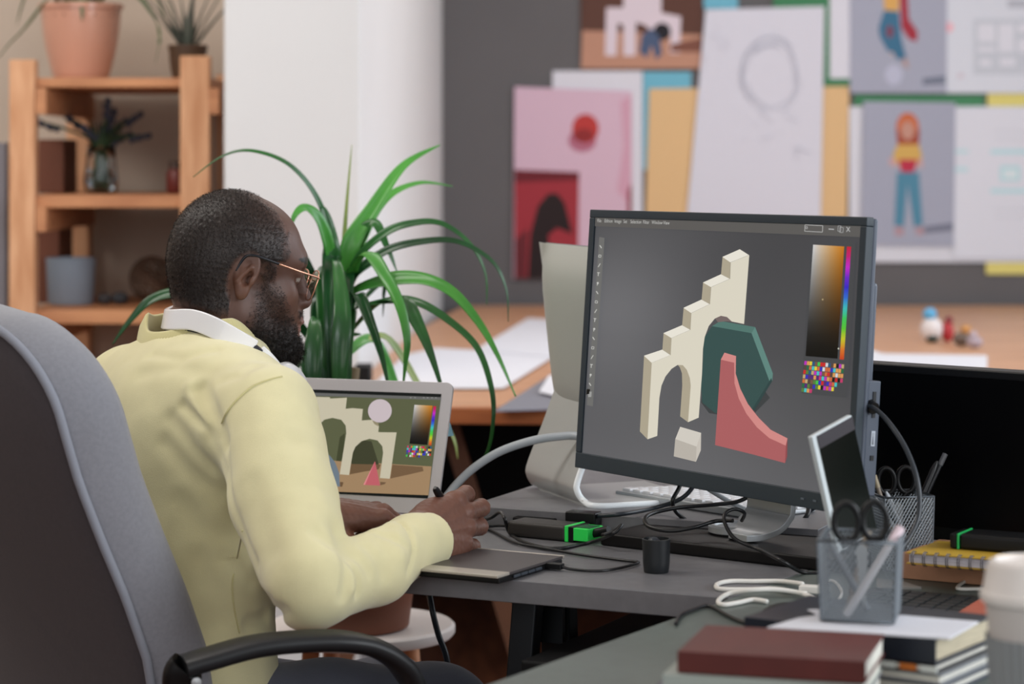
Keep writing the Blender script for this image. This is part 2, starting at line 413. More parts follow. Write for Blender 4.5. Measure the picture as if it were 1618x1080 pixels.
def cyan_text(P):
    for y, x0, x1 in ((240, 1565, 1630), (302, 1565, 1630)): P.poly(R4(x0, y-4, x1, y+3), 'b6dbe4')
    P.poly(R4(1580, 262, 1612, 286), 'b4dae2'); P.poly(R4(1585, 268, 1607, 281), 'd8e4ea'); P.poly(R4(1508, 236, 1530, 242), 'bcdce4'); P.poly(R4(1508, 264, 1530, 271), 'bcdce4')
    for y in (205, 218, 330, 342): P.poly(R4(1572, y, 1630, y+2), 'cdd0da')
G = None
sheet('colored_paper', R4(1016, 113, 1092, 268), 'light blue paper sheet peeking out left of the yellow-orange sheet', 'paper', '6fb4cb', 0)
sheet('paper_sheet', R4(873, 112, 1015, 345), 'white sheet pinned behind the pink print with the red ball', 'paper', 'd8d8e2', 1)
sheet('art_print', R4(918, -60, 1110, 110), 'brown print of pale arches and a dark crouching figure', 'poster', '5a3a30', 2, arch_print)
sheet('art_print', [(813, 137), (998, 144), (998, 441), (811, 440)], 'pink print with a red ball above a dark red arch picture', 'poster', 'd3b4c6', 3, pink_print)
sheet('colored_paper', [(1026, 140), (1342, 136), (1338, 345), (1020, 345)], 'yellow-orange sheet half covered by the white pencil sketch', 'paper', 'dcb888', 2)
sheet('colored_paper', R4(1112, -40, 1166, 14), 'light blue paper strip at the top edge above the pencil sketch', 'paper', '6fb4cb', 1)
sheet('colored_paper', [(1222, -40), (1345, -40), (1345, 136), (1302, 136), (1302, 60), (1222, 60)], 'green card behind the upper right corner of the pencil sketch', 'paper', '3f7f58', 3)
sheet('sketch_paper', [(1115, 15), (1303, 10), (1297, 345), (1085, 345)], 'large white paper with a faint pencil head sketch', 'poster', 'd5d6e2', 5, sketch)
sheet('paper_sheet', R4(1311, -40, 1345, 124), 'narrow white paper left of the print of the caped figure', 'paper', 'd8d9e4', 4)
sheet('colored_paper', [(1350, 150), (1555, 150), (1555, 170), (1350, 170)], 'green paper strip between the two figure prints', 'paper', '44845c', 1)
sheet('colored_paper', R4(1560, 147, 1680, 172), 'yellow paper strip between two white documents at the right', 'paper', 'dcd17c', 1)
sheet('paper_sheet', R4(1342, 168, 1680, 414), 'big white mounting sheet behind the print of the red-haired figure', 'paper', 'd6d8e2', 3)
sheet('art_print', R4(1343, -60, 1496, 147), 'grey print of a caped figure in blue trousers', 'poster', 'a4a8ba', 5, caped_figure)
sheet('document_sheet', R4(1494, -60, 1680, 147), 'white document with grey floor-plan boxes, top right', 'paper', 'd4d9e4', 4, plan_sheet)
sheet('art_print', [(1364, 160), (1510, 162), (1507, 389), (1360, 387)], 'grey print of a red-haired figure in jeans and yellow top', 'poster', 'a2a6b8', 6, hair_figure)
sheet('document_sheet', R4(1506, 171, 1680, 408), 'white document with cyan printed lines, right of the red-haired figure', 'paper', 'd8dbe6', 5, cyan_text)
sheet('colored_paper', R4(1558, 413, 1680, 433), 'yellow paper strip under the lowest white document', 'paper', 'dcd17c', 2)

# ------------------------------------------------------------------ big wooden table at the back wall
tz = .74
A = PZ(556, 562, tz); B = PZ(697, 489, tz); dl = (B-A).normalized()
fy = 4.92; fl = A+dl*((fy-A.y)/dl.y); bk = A+dl*((8.36-A.y)/dl.y); off = .05
fr = Vector((2.9, fy-.25, tz)); br = Vector((2.9, 8.36, tz))
dt = thing('wooden_table', (1.2, 6.6, 0), 'long light wooden table covered with papers against the grey wall', 'table')
obj('tabletop', MB().slab([(fl.x+off, fl.y+.01), (fr.x, fr.y), (br.x, br.y), (bk.x+off, bk.y)], .712, tz), tabletop, dt)
obj('edge_band', MB().slab([(fl.x+off, fl.y-.02), (fr.x, fr.y-.03), (fr.x, fr.y), (fl.x+off, fl.y+.01)], .708, tz-.001), tableedge, dt)
wleg = mat('trestle_wood', '66412a', .65, noise=.25, nscale=8, c2='523322')  # wood colour darkened to carry the shade under the tabletop
for yy in (5.15, 7.6):
    for xx in (-.17, 2.3):
        for s in (-1, 1):
            q = .055 if s < 0 else .075
            a = Vector((xx+s*.03, yy, .70)); b = Vector((xx+s*.24, yy, 0)); u = Vector((.02, 0, 0)); v = Vector((0, .02, 0))
            obj('leg', MB().hexa([b-u-v, b+u-v, b+u+v, b-u+v], [a-u-v, a+u-v, a+u+v, a-u+v]), wleg, dt)
        obj('stretcher', MB().box((xx, yy, .38), (.14, .012, .03)), wleg, dt)
tag(obj('storage_cabinet', MB().slab([(-.26, 6.9), (1.9, 6.9), (1.9, 7.5), (-.24, 7.5)], 0, .66), blackm, bevel=.005), 'low black cabinet standing under the long wooden table', 'cabinet')  # black volume added so the space under the table reads dark
def tp(pts, z=0): return [PZ(x, y, tz+z) for x, y in pts]
def paper_on(name, pts, z, th, m, label, cat):
    q = tp(pts, z+th); tag(obj(name, MB().slab([(p.x, p.y) for p in q], tz+z, tz+z+th), m), label, cat)
grf = mat('grey_folder', '7e7f8a', .7)
paper_on('folder', [(782, 648), (880, 645), (905, 572), (885, 582)], .0006, .003, grf, 'grey flat folder near the front edge of the wooden table', 'folder')
paper_on('paper_sheet', [(588, 608), (690, 612), (795, 612), (878, 560), (690, 549), (640, 560)], .004, .002, paperw, 'large white drawing sheet on the left of the wooden table', 'paper')
paper_on('paper_sheet', [(752, 552), (890, 565), (900, 507), (835, 502)], .0064, .002, paperw, 'white drawing sheet further back, beside the silver computer', 'paper')
paper_on('paper_sheet', [(852, 618), (884, 626), (900, 600), (868, 592)], .009, .0015, paperw, 'small white paper lying on the grey folder', 'paper')
paper_on('paper_sheet', [(1340, 572), (1470, 582), (1560, 582), (1560, 561), (1395, 558), (1370, 550)], .0006, .002, paperw, 'white paper on the wooden table above the black screen', 'paper')
tag(obj('marker_case', MB().box(PZ(574, 604, tz)+Vector((0, 0, .02)), (.018, .05, .02)), blackm, bevel=.004), 'small black case at the left edge of the wooden table', 'case')
# little toys on the table
def toy(px, py, parts, label):
    c = PZ(px, py, tz); t = thing('toy_figure', c, label, 'toy', None)
    for nm, dx, dz, r, c_ in parts: obj(nm, MB().ellips(c+Vector((dx, 0, dz)), r, 14), mat('toy_'+c_, c_, .5), t, smooth=True)
toy(1472, 541, [('body', 0, .036, (.032, .03, .036), 'd8d2d2'), ('cap', -.005, .078, (.02, .02, .018), '5aa4cf'), ('base', 0, .014, (.02, .034, .013), '2c3a34')], 'small white toy with a blue cap on the wooden table')
toy(1497, 541, [('body', 0, .03, (.018, .02, .029), 'a82830'), ('head', .004, .062, (.012, .012, .012), '7a3036')], 'small red toy between two others on the wooden table')
toy(1519, 547, [('body', 0, .02, (.024, .02, .019), '6a5a50'), ('head', .012, .045, (.015, .014, .014), 'c08a50')], 'small brown toy right of the red one')
toy(1540, 550, [('body', 0, .017, (.022, .02, .016), 'a89aa4'), ('head', -.004, .037, (.011, .011, .01), 'b8aab2')], 'small pale grey toy, rightmost of the row')

# ------------------------------------------------------------------ pine shelf with pots
sy = 5.65; shelf = thing('pine_shelf', (-1.0, 5.9, 0), 'open pine shelf with pots standing left of the white partition', 'shelf')
def rectpost(x0, x1, y, yd, top, nm, m=wood, bot=None):
    a = V(x0, top, y); b = V(x1, top, y); z0 = 0 if bot is None else V(x0, bot, y).z
    obj(nm, MB().slab([(a.x, y), (b.x, y), (b.x, y+yd), (a.x, y+yd)], z0, a.z), m, shelf, bevel=.004)
rectpost(14, 55, sy, .045, 94, 'post'); rectpost(284, 331, sy, .045, 88, 'post')
rectpost(104, 141, 6.28, .045, 140, 'post'); rectpost(341, 372, 6.28, .045, 118, 'post')
def board(y0, th=.02, pxl=40, pxr=330, slope=0):
    a = V(pxl, y0, sy+.02); b = V(pxr, y0+slope, sy+.02)
    obj('shelf_board', MB().hexa([Vector((a.x, sy+.02, a.z-th)), Vector((b.x, sy+.02, b.z-th)), Vector((b.x+.03, 6.3, b.z-th)), Vector((a.x, 6.3, a.z-th))],
        [Vector((a.x, sy+.02, a.z)), Vector((b.x, sy+.02, b.z)), Vector((b.x+.03, 6.3, b.z)), Vector((a.x, 6.3, a.z))]), woodh, shelf, bevel=.002)
    return a.z
z1 = board(123, .022); z2 = board(308, .03); z3 = board(490, .032)
z4 = .12; obj('shelf_board', MB().slab([(-1.17, sy+.02), (-.7, sy+.02), (-.68, 6.3), (-1.17, 6.3)], .1, .12), woodh, shelf)
for zz in (z1, z2, z3):
    for x in (V(34, 0, sy).x, V(307, 0, sy).x):
        obj('side_rail', MB().box((x+.045, 5.98, zz-.055), (.012, .33, .03)), woodh, shelf)
terra = mat('terracotta_glaze', 'cf9a84', .28, noise=.05, nscale=4, coat=.3)
def pot(c, prof, m, label, name='plant_pot', cat='pot', soil=True):
    t = thing(name, c, label, cat); obj('pot', MB().lathe(prof, c, 40), m, t, smooth=True, sharp=50)
    if soil:
        r = max(p[0] for p in prof)*.93; zt = max(p[1] for p in prof)-.012
        obj('soil', MB().lathe([(0.001, zt-.02), (r, zt-.02), (r, zt), (.001, zt+.006)], c, 24), mat('soil', '2b211c', .95, bump=.5, bscale=60), t, smooth=True, sharp=40)
    return t
def profile(r0, r1, h, bulge=.01, lip=.006):
    out = [(r0*.9, 0), (r0, .004)]
    for i in range(1, 11):
        t = i/10; out.append((r0+(r1-r0)*t+bulge*math.sin(math.pi*t), h*t))
    out += [(r1+lip, h-.0), (r1+lip, h+.012), (r1-.006, h+.012), (r1-.01, h-.03)]
    return out
def leafmesh(pts, wd, fold=.25, up=(0, 0, 1), n=9, twist=0, tip=.08, basew=.55):
    sp = crom(pts, n); m = len(sp); mb = MB(); vs = []
    for i, p in enumerate(sp):
        t = i/(m-1); a = sp[max(i-1, 0)]; b = sp[min(i+1, m-1)]; d = (b-a).normalized()
        s = d.cross(Vector(up)).normalized() if d.cross(Vector(up)).length > .05 else Vector((1, 0, 0))
        if vs and s.dot(prevs) < 0: s = -s
        prevs = s; nn = s.cross(d).normalized(); ang = twist*t; s2 = s*math.cos(ang)+nn*math.sin(ang); nn = s2.cross(d)
        wv = wd*(basew+(1-basew)*min(t/.3, 1))*(max(0, 1-(t-.3)/.7)**.85 if t > .3 else 1); wv = max(wv, wd*tip)/2
        vs += [p-s2*wv+nn*wv*fold, p-s2*wv*.5+nn*wv*fold*.4, p, p+s2*wv*.5+nn*wv*fold*.4, p+s2*wv+nn*wv*fold]
    fs = [(i*5+k, i*5+k+1, (i+1)*5+k+1, (i+1)*5+k) for i in range(m-1) for k in range(4)]
    return mb.add(vs, fs)
def leafobj(nm, mb, m, par, th=.0008):
    o = obj(nm, mb, m, par, smooth=True); md = o.modifiers.new('solid', 'SOLIDIFY'); md.thickness = th; return o
def leafmat(name, c, c2, rough=.38):
    return mat(name, c, rough, noise=.3, nscale=9, c2=c2, coat=.15)
lg = leafmat('leaf_shelf', '5f7a52', '46603e', .5)
c = V(128, 126, 5.95); c.z = z1+.0005
bigpot = pot(c, profile(.064, .098, .178, .007), terra, 'large glossy peach pot on top of the pine shelf', 'potted_plant', 'plant')
for k in range(8):
    a = k*.8; r = .12+.03*(k % 3); b0 = c+Vector((.03*math.cos(a), .03*math.sin(a), .175))
    leafobj('leaf', leafmesh([b0, b0+Vector((r*.5*math.cos(a), r*.4*math.sin(a), .10)), b0+Vector((r*1.3*math.cos(a), r*.5*math.sin(a), .06)), b0+Vector((r*1.7*math.cos(a), r*.6*math.sin(a), -.03))], .035), lg, bigpot)
b0 = c+Vector((.05, -.05, .18))
leafobj('leaf', leafmesh([b0, b0+Vector((.06, -.05, .06)), V(238, 20, 5.8), V(252, 60, 5.8), V(245, 100, 5.8)], .025), lg, bigpot)
leafobj('leaf', leafmesh([c+Vector((-.05, -.05, .18)), V(85, -10, 5.8), V(40, 45, 5.8), V(15, 70, 5.8), V(0, 88, 5.8), V(-8, 92, 5.8)], .022, tip=.5), lg, bigpot)
c = V(303, 126, 5.9); c.z = z1+.0005; c.x = V(301, 0, 5.95).x
dpot = pot(c, profile(.036, .046, .075, .002, .002), mat('dark_pot', '4a3524', .6), 'small dark pot with thin sprigs behind the right shelf post', 'potted_plant', 'plant')
gl = leafmat('leaf_sprig', '5b5f58', '3f4a3e', .6)
for k in range(11):
    a = -1.2+k*.27; b0 = c+Vector((.012*math.sin(a), .01*math.cos(3*k), .07)); L = .16+.03*(k % 4)
    leafobj('sprig', leafmesh([b0, b0+Vector((.35*L*math.sin(a), .02*math.sin(k), .45*L)), b0+Vector((.9*L*math.sin(a), .03*math.sin(k), .95*L))], .02+.008*(k % 2)), gl, dpot)
# glass vase with lavender
c = V(160, 306, 5.9); c.z = z2+.0005
vase = thing('glass_vase', c, 'clear glass vase of lavender on the middle shelf board', 'vase')
glass = mat('clear_glass', 'f4faff', .03, trans=1, ior=1.35, spec=.6)
obj('vase_body', MB().lathe([(.03, 0), (.038, .004), (.042, .03), (.036, .08), (.034, .115), (.031, .115), (.033, .08), (.039, .03), (.034, .008), (.001, .006)], c, 32), glass, vase, smooth=True)
obj('water', MB().lathe([(.001, .0095), (.030, .0095), (.036, .03), (.033, .06), (.001, .06)], c, 24), mat('water', 'e8f4f8', .02, trans=1, ior=1.33), vase, smooth=True)
lav = mat('lavender_flower', '3d4150', .8); stem = mat('green_stem', '33482f', .6)
for k, (px, py) in enumerate([(58, 192), (105, 184), (170, 158), (163, 200), (198, 190), (222, 180), (235, 214), (205, 212), (130, 200), (180, 175), (148, 215)]):
    e = V(px, py, 5.88+.05*math.sin(k*2.1)); b0 = c+Vector((.012*math.sin(k), .012*math.cos(k), .012)); mid = c+Vector((.01*math.sin(k), 0, .11))
    st = obj('flower_stem', MB().tube(crom([b0, mid, mid.lerp(e, .5)+Vector((0, 0, .012)), e], 4), .0035, 6), stem, vase, smooth=True)
    d = (e-mid).normalized(); mb = MB()
    for j in range(7):
        mb.ellips(e-d*.008*j+Vector((.004*math.sin(j*2.3), .004*math.cos(j*2.3), 0)), (.008, .008, .008), 8)
    obj('flower', mb, lav, st, smooth=True)
for k in range(14):
    a = k*.45; b0 = c+Vector((0, 0, .08)); leafobj('leaf', leafmesh([b0, b0+Vector((.03*math.cos(a), .03*math.sin(a), .05)), b0+Vector((.06*math.cos(a), .04*math.sin(a), .085+.01*(k % 3)))], .016), leafmat('leaf_lavender', '2f4a30', '24381f', .6), vase)
c = V(277, 306, 5.9); c.z = z2+.0005
jar = thing('jar', c, 'small dark red jar beside the right post on the middle board', 'jar')
obj('body', MB().lathe([(.018, 0), (.022, .004), (.022, .05), (.016, .06), (.001, .06)], c, 24), mat('red_jar', '6a2c26', .4), jar, smooth=True, sharp=50)
obj('lid', MB().lathe([(.0165, .0605), (.0165, .078), (.001, .08)], c, 24), mat('jar_lid', '4a3a34', .5), jar, smooth=True, sharp=50)
c = V(112, 490, 5.9); c.z = z3+.0005
pot(c, [(.05, 0), (.055, .004), (.059, .1), (.06, .114), (.054, .114), (.052, .02), (.001, .01)], mat('blue_grey_pot', '8492a2', .6), 'blue-grey cylindrical pot on the lowest visible shelf board', soil=False)
for k, (px, s, cc) in enumerate(((165, .02, '3c3a3c'), (190, .022, '35383d'))):
    p = V(px, 488, 5.9); p.z = z3+.0005+s*.7
    tag(obj('stone', MB().ellips(p, (s, s*.8, s*.7), 12), mat('stone_'+cc, cc, .8), smooth=True), ['dark stone next to the blue-grey pot', 'slightly larger dark stone, right of the other'][k], 'stone')
# wicker ball
c = V(240, 445, 6.05); r = .055; c.z = z3+r+.001; wb = MB(); rnd = random.Random(5)
for k in range(16):
    ax = Vector((rnd.gauss(0, 1), rnd.gauss(0, 1), rnd.gauss(0, 1))).normalized(); u = ax.orthogonal().normalized(); v = ax.cross(u)
    wb.tube([c+(u*math.cos(t*.39)+v*math.sin(t*.39))*r for t in range(16)], .0028, 5, closed=True)
tag(obj('wicker_ball', wb, mat('wicker', '7a6252', .8), smooth=True), 'loose brown wicker ball on the lower shelf board', 'ornament')
def crate(px0, px1, pt, pb, y, zb, label):
    a = V(px0, pt, y); b = V(px1, pt, y); tag(obj('wooden_box', MB().slab([(a.x, y), (b.x, y), (b.x, y+.18), (a.x, y+.18)], zb+.0005, a.z), mat('mahogany', '6e3e2a', .6, noise=.2, nscale=9), bevel=.004), label, 'box')
crate(60, 101, 220, 305, 5.95, z2, 'reddish brown box standing on the middle board behind the left post')
crate(60, 94, 345, 490, 5.95, z3, 'taller reddish brown box left of the blue-grey pot')
mp = V(-20, 240, 6.0)
tag(obj('leaning_panel', MB().slab([(V(-30, 0, 6.0).x, 6.0), (V(9, 0, 6.0).x, 6.0), (V(9, 0, 6.0).x, 6.04), (V(-30, 0, 6.0).x, 6.04)], 0, V(0, 225, 6.0).z), mat('grey_panel', '77747a', .5), bevel=.003), 'grey board leaning at the left side of the pine shelf', 'board')

# ------------------------------------------------------------------ desks
H = .74
f0, f1 = PZ(773, 913, H), PZ(1138, 943, H); du = (f1-f0).normalized(); dn = Vector((-du.y, du.x, 0))     # along the front edge, away from the man
seam0, seam1 = PZ(1191, 930, H), PZ(1269, 903, H); e0 = PZ(770, 1080, H); e1 = PZ(1135, 948, H)
sd = ((seam1-e0).normalized())
def xy(p): return (p.x, p.y)
def cross2(p, d, q, e):
    t = ((q.x-p.x)*e.y-(q.y-p.y)*e.x)/(d.x*e.y-d.y*e.x); return p+d*t
cor = cross2(f0, du, e0, sd)                                   # where the two desk tops meet
B0, B1 = PZ(740, 798.4, .765), PZ(907, 809.5, .765)
bkd = (B0-f0).dot(dn)-.004
L0 = f0-du*.62; backL = L0+dn*bkd
sR = cross2(f0+dn*bkd, du, e0, sd)
desk = thing('desk', f0+dn*.2-Vector((0, 0, H)), 'grey desk with the pen tablet, laptop and large monitor on it', 'desk')
obj('desk_top', MB().slab([xy(L0), xy(cor), xy(sR), xy(backL)], H-.027, H), dgrey, desk, bevel=.0012)
def leg(par, top, bot, wx, wy, m=darkmetal, nm='leg'):
    top = Vector(top); bot = Vector(bot); u = du*wx; v = dn*wy
    obj(nm, MB().hexa([bot-u-v, bot+u-v, bot+u+v, bot-u+v], [top-u-v, top+u-v, top+u+v, top-u+v]), m, par, bevel=.003)
tp0 = V(838, 958, 2.97); tp0.z = H-.0275
leg(desk, V(836, 952, 2.97).xy.to_3d()+Vector((0, 0, H-.0275)), Vector((V(762, 1180, 2.93).x, 2.93, 0)), .017, .012)
leg(desk, V(882, 952, 3.02).xy.to_3d()+Vector((0, 0, H-.0275)), Vector((V(905, 1180, 3.07).x, 3.07, 0)), .02, .014)
obj('brace', MB().box(V(856, 985, 3.0), (.03, .004, .022), (du, dn, Vector((0, 0, 1)))), darkmetal, desk)
for q in (L0+du*.06+dn*.05, L0+du*.06+dn*(bkd-.05)): leg(desk, q+Vector((0, 0, -.0275)), Vector((q.x, q.y, 0)), .02, .014)
# desk behind, a little higher
Bn = dn; bl = B0-du*.006; ddB = PZ(870, 757, .765)-B0; bdir = ddB.normalized()
BL = B0+bdir*.62; BR0 = B0+du*.5; BR = BR0+bdir*.62
deskB = thing('desk', (B0+B1)/2-Vector((0, 0, .765)), 'grey desk behind, carrying the silver computer and the silver keyboard', 'desk')
obj('desk_top', MB().slab([xy(B0), xy(BR0), xy(BR), xy(BL)], .740, .765), dgrey, deskB, bevel=.0012)
for q in (B0+du*.3+bdir*.08, BR0-du*.08+bdir*.08, BR-du*.08-bdir*.06, BL+du*.3-bdir*.06): leg(deskB, q+Vector((0, 0, -.0255)), Vector((q.x, q.y, 0)), .02, .014)
# near desk
deskC = thing('desk', e0+Vector((.5, 0, -H)), 'grey-green desk nearest the camera, with books, coffee cup and pen holders', 'desk')
sdn = Vector((sd.y, -sd.x, 0)); C0 = e0-sd*.75; C1 = seam1+sd*.45
g = sdn*.0015
obj('desk_top', MB().slab([xy(C0+g), xy(C0+sdn*1.25), xy(C1+sdn*1.25), xy(C1+g)], H-.0272, H+.0002), ggrey, deskC, bevel=.0012)
for q in (C0+sd*.1+sdn*.1, C0+sd*.1+sdn*1.15, C1-sd*.1+sdn*1.15): leg(deskC, q+Vector((0, 0, -.0275)), Vector((q.x, q.y, 0)), .02, .014)
# black cabinet added to darken the gap under the desks
q = f1+dn*.12
tag(obj('drawer_cabinet', MB().box((q.x-.04, q.y+.04, .33), (.17, .2, .33), (du, dn, Vector((0, 0, 1)))), blackm, bevel=.004), 'black drawer cabinet in the shadow under the desk', 'cabinet')

# ------------------------------------------------------------------ large monitor
yaw, tilt, W_, H_ = -.968, .074, .55, .351
mc = Vector((.2515, 3.067, CZ-.2395))
mu = Vector((math.cos(yaw), math.sin(yaw), 0)); mn = Vector((math.sin(yaw), -math.cos(yaw), 0))
mup = Vector((0, 0, 1))*math.cos(tilt)-mn*math.sin(tilt); mno = mu.cross(mup)*1.0
if mno.dot(mn) < 0: mno = -mno
bx, by, bz = mc.x, mc.y, 0
mon = thing('computer_monitor', (mc.x+.04, mc.y+.09, .757), 'large black-framed monitor showing beige arches and pink and green shapes', 'monitor')
bez = mat('monitor_bezel', '2c3740', .4); bez2 = mat('monitor_side', '4a5260', .45)
def mbx(cu, cv, cn, hu, hv, hn): return MB().box(mc+mu*cu+mup*cv+mno*cn, (hu, hv, hn), (mu, mup, mno))
bw = .011
obj('frame', mbx(0, H_/2-bw/2, -.006, W_/2, bw/2, .006).add(*(lambda m: (m.v, m.f))(mbx(0, -H_/2+.0105, -.006, W_/2, .0105, .006)))
    .add(*(lambda m: (m.v, m.f))(mbx(-W_/2+bw/2, .005, -.006, bw/2, H_/2-.016, .006))).add(*(lambda m: (m.v, m.f))(mbx(W_/2-bw/2, .005, -.006, bw/2, H_/2-.016, .006))), bez, mon, bevel=.0012)
obj('rear_shell', mbx(0, 0, -.0165, W_/2-.0012, H_/2-.0012, .0042), bez2, mon, bevel=.003)
obj('rear_bulge', mbx(.0, -.02, -.040, .24, .12, .019), bez2, mon, bevel=.006)
scr = Plane(mc-mno*.004, mno)
def C5(x, y): return (880+x/2.0769, 320+y/2.0769)
def cp(*pts): return [C5(*p) for p in pts]
def inner(u, v):                                              # corners of the lit area, in photograph pixels
    pass
def mcorner(a, b):
    p = mc-mno*.004+mu*a+mup*b; return (CX+F*p.x/p.y, HY-F*(p.z-CZ)/p.y)
iu = W_/2-bw+.0005; iv0 = -H_/2+.0205; iv1 = H_/2-bw+.0005
tl, tr, brc, blc = mcorner(-iu, iv1), mcorner(iu, iv1), mcorner(iu, iv0), mcorner(-iu, iv0)
def bgcol(u, v):
    # studio backdrop: lighter glow at the left middle, dark top right, lighter floor
    g = 76+34*math.exp(-((u-.12)/.30)**2-((v-.42)/.33)**2)+24*max(0, v-.5)/.5-6*max(0, u-.5)*2*(1-v)
    g += 3*math.sin(u*7+v*5)
    return (g, g, g+3)
scr.grid(tl, tr, brc, blc, 28, 20, bgcol)
CR, CR2, CR3 = (226, 220, 202), (178, 168, 146), (240, 235, 222)
scr.poly(cp((474, 655), (500, 690), (560, 700), (640, 700), (700, 640), (640, 560), (480, 600)), (62, 66, 68))
scr.poly(cp((510, 405), (640, 428), (700, 588), (640, 697), (520, 690), (478, 655), (474, 600), (478, 560), (483, 445)), (54, 82, 80))
scr.poly(cp((510, 405), (538, 388), (652, 408), (640, 428)), (84, 122, 114)); scr.poly(cp((640, 428), (652, 408), (710, 560), (708, 585), (700, 588)), (98, 138, 130))
scr.poly(cp((705, 575), (708, 585), (640, 697), (634, 690)), (46, 70, 70))
scr.poly(cp((520, 380), (540, 371), (560, 375), (576, 390), (556, 389), (530, 392)), (120, 106, 104))
scr.poly(cp((398, 532), (415, 533), (428, 548), (438, 575), (441, 600), (432, 720), (406, 701), (413, 600), (412, 560), (405, 540)), CR2)
scr.poly(cp((299, 776), (331, 765), (338, 640), (345, 600), (358, 570), (378, 545), (398, 532), (415, 533), (428, 548), (438, 575), (441, 600), (432, 720), (467, 705), (478, 560), (481, 480), (487, 440), (500, 405), (520, 380), (540, 371), (560, 375), (576, 390), (616, 398), (633, 172), (572, 196), (570, 250), (508, 277), (504, 333), (443, 362), (440, 417), (378, 444), (375, 500), (313, 525)), CR)
for p in (((288, 502), (313, 525), (299, 776), (274, 750)), ((352, 428), (378, 444), (375, 500), (348, 482)), ((418, 345), (443, 362), (440, 417), (413, 402)), ((482, 262), (508, 277), (504, 333), (477, 318)), ((546, 178), (572, 196), (570, 250), (541, 235))): scr.poly(cp(*p), CR2)
for p in (((288, 502), (348, 482), (375, 500), (313, 525)), ((352, 428), (413, 402), (440, 417), (378, 444)), ((418, 345), (477, 318), (504, 333), (443, 362)), ((482, 262), (541, 235), (570, 250), (508, 277)), ((546, 178), (603, 153), (633, 172), (572, 196))): scr.poly(cp(*p), CR3)
scr.poly(cp((541, 515), (586, 525), (586, 590), (600, 640), (625, 690), (660, 735), (700, 770), (755, 795), (752, 854), (640, 824), (522, 795)), (176, 98, 100))
scr.poly(cp((541, 515), (553, 492), (591, 503), (590, 560), (605, 610), (630, 660), (665, 705), (705, 745), (760, 773), (755, 797), (700, 772), (660, 737), (625, 692), (600, 642), (586, 592), (585, 525)), (216, 142, 138))
scr.poly(cp((755, 795), (760, 773), (759, 832), (752, 854)), (150, 76, 80))
scr.poly(cp((408, 735), (477, 755), (462, 800), (392, 775)), (216, 210, 200)); scr.poly(cp((392, 775), (462, 800), (460, 850), (387, 832)), (190, 183, 173)); scr.poly(cp((477, 755), (476, 812), (460, 850), (462, 800)), (206, 199, 189))
# program window
scr.poly([tl, tr, (tr[0]-1.5, tr[1]+18), (tl[0]-1.2, tl[1]+14)], (94, 92, 90))
pn = cp((836, 118), (985, 128), (955, 640), (806, 625)); scr.poly([(x, y) for x, y in pn], (72, 73, 76))
def pick(P, a, b, c, d, n=10):
    def fn(u, v):
        return tuple((255*(1-u)*.85+cc*u)*(1-v)**1.15 for cc in (205, 122, 20))
    P.grid(a, b, c, d, n, n, fn)
def huebar(P, a, b, c, d):
    hs = [(200, 30, 40), (200, 30, 120), (200, 40, 200), (110, 40, 200), (50, 40, 200), (50, 110, 210), (60, 190, 190), (60, 200, 90), (90, 200, 50), (200, 200, 40), (220, 120, 40), (200, 60, 30)]
    P.grid(a, b, c, d, 1, len(hs)-1, lambda u, v: hs[min(len(hs)-1, int(round(v*(len(hs)-1))))])
pick(scr, *cp((845, 138), (947, 144), (925, 512), (820, 503))); huebar(scr, *cp((956, 144), (970, 145), (946, 515), (932, 514)))
def swatches(P, a, b, c, d, rows, cols_, seed, skip=()):
    rnd = random.Random(seed)
    base = [(220, 220, 220), (20, 20, 20), (210, 40, 40), (230, 210, 60), (70, 200, 80), (70, 200, 200), (50, 50, 190), (190, 50, 190), (210, 110, 60), (225, 160, 90), (90, 130, 60), (40, 110, 70), (40, 90, 130), (90, 40, 120), (200, 60, 110), (120, 90, 70), (200, 170, 120), (90, 70, 60)]
    for r in range(rows):
        for k in range(cols_):
            if (r, k) in skip: continue
            def pt(i, j):
                u, v = i/cols_, j/rows
                return ((a[0]*(1-u)+b[0]*u)*(1-v)+(d[0]*(1-u)+c[0]*u)*v, (a[1]*(1-u)+b[1]*u)*(1-v)+(d[1]*(1-u)+c[1]*u)*v)
            P.poly([pt(k, r), pt(k+.9, r), pt(k+.9, r+.85), pt(k, r+.85)], rnd.choice(base), layer=P.k+1)
    P.k += 1
sk = [(4, 14), (4, 13), (5, 12), (5, 13), (5, 14), (6, 4), (6, 5)]+[(6, k) for k in range(4, 15)]
swatches(scr, *cp((817, 519), (948, 531), (938, 640), (806, 622)), 7, 15, 4, sk)
def ring(P, pts, wd, c):
    for a, b in zip(pts, pts[1:]+pts[:1]): P.line(a, b, wd, c)
ring(scr, cp((819, 73), (877, 76), (876, 97), (818, 94)), .9, (190, 190, 188)); ring(scr, cp((822, 79), (827, 79), (827, 86), (822, 86)), .6, (200, 200, 200))
scr.line(C5(897, 87), C5(915, 88), 1.8, (176, 176, 176)); ring(scr, cp((929, 76), (938, 77), (937, 95), (928, 94)), .7, (180, 180, 180)); ring(scr, cp((935, 81), (946, 82), (945, 99), (934, 98)), .7, (180, 180, 180))
scr.line(C5(957, 80), C5(968, 96), 1.1, (190, 190, 190)); scr.line(C5(968, 80), C5(957, 96), 1.1, (190, 190, 190)); scr.disc(C5(879, 318), 1.4, (180, 160, 120)); scr.disc(C5(931, 479), 1.2, (220, 220, 200))
c8 = lambda x, y: (900+x/3.176, 320+y/3.176)
scr.poly([c8(160, 172), c8(186, 178), c8(127, 1022), c8(97, 1015)], (112, 112, 110))
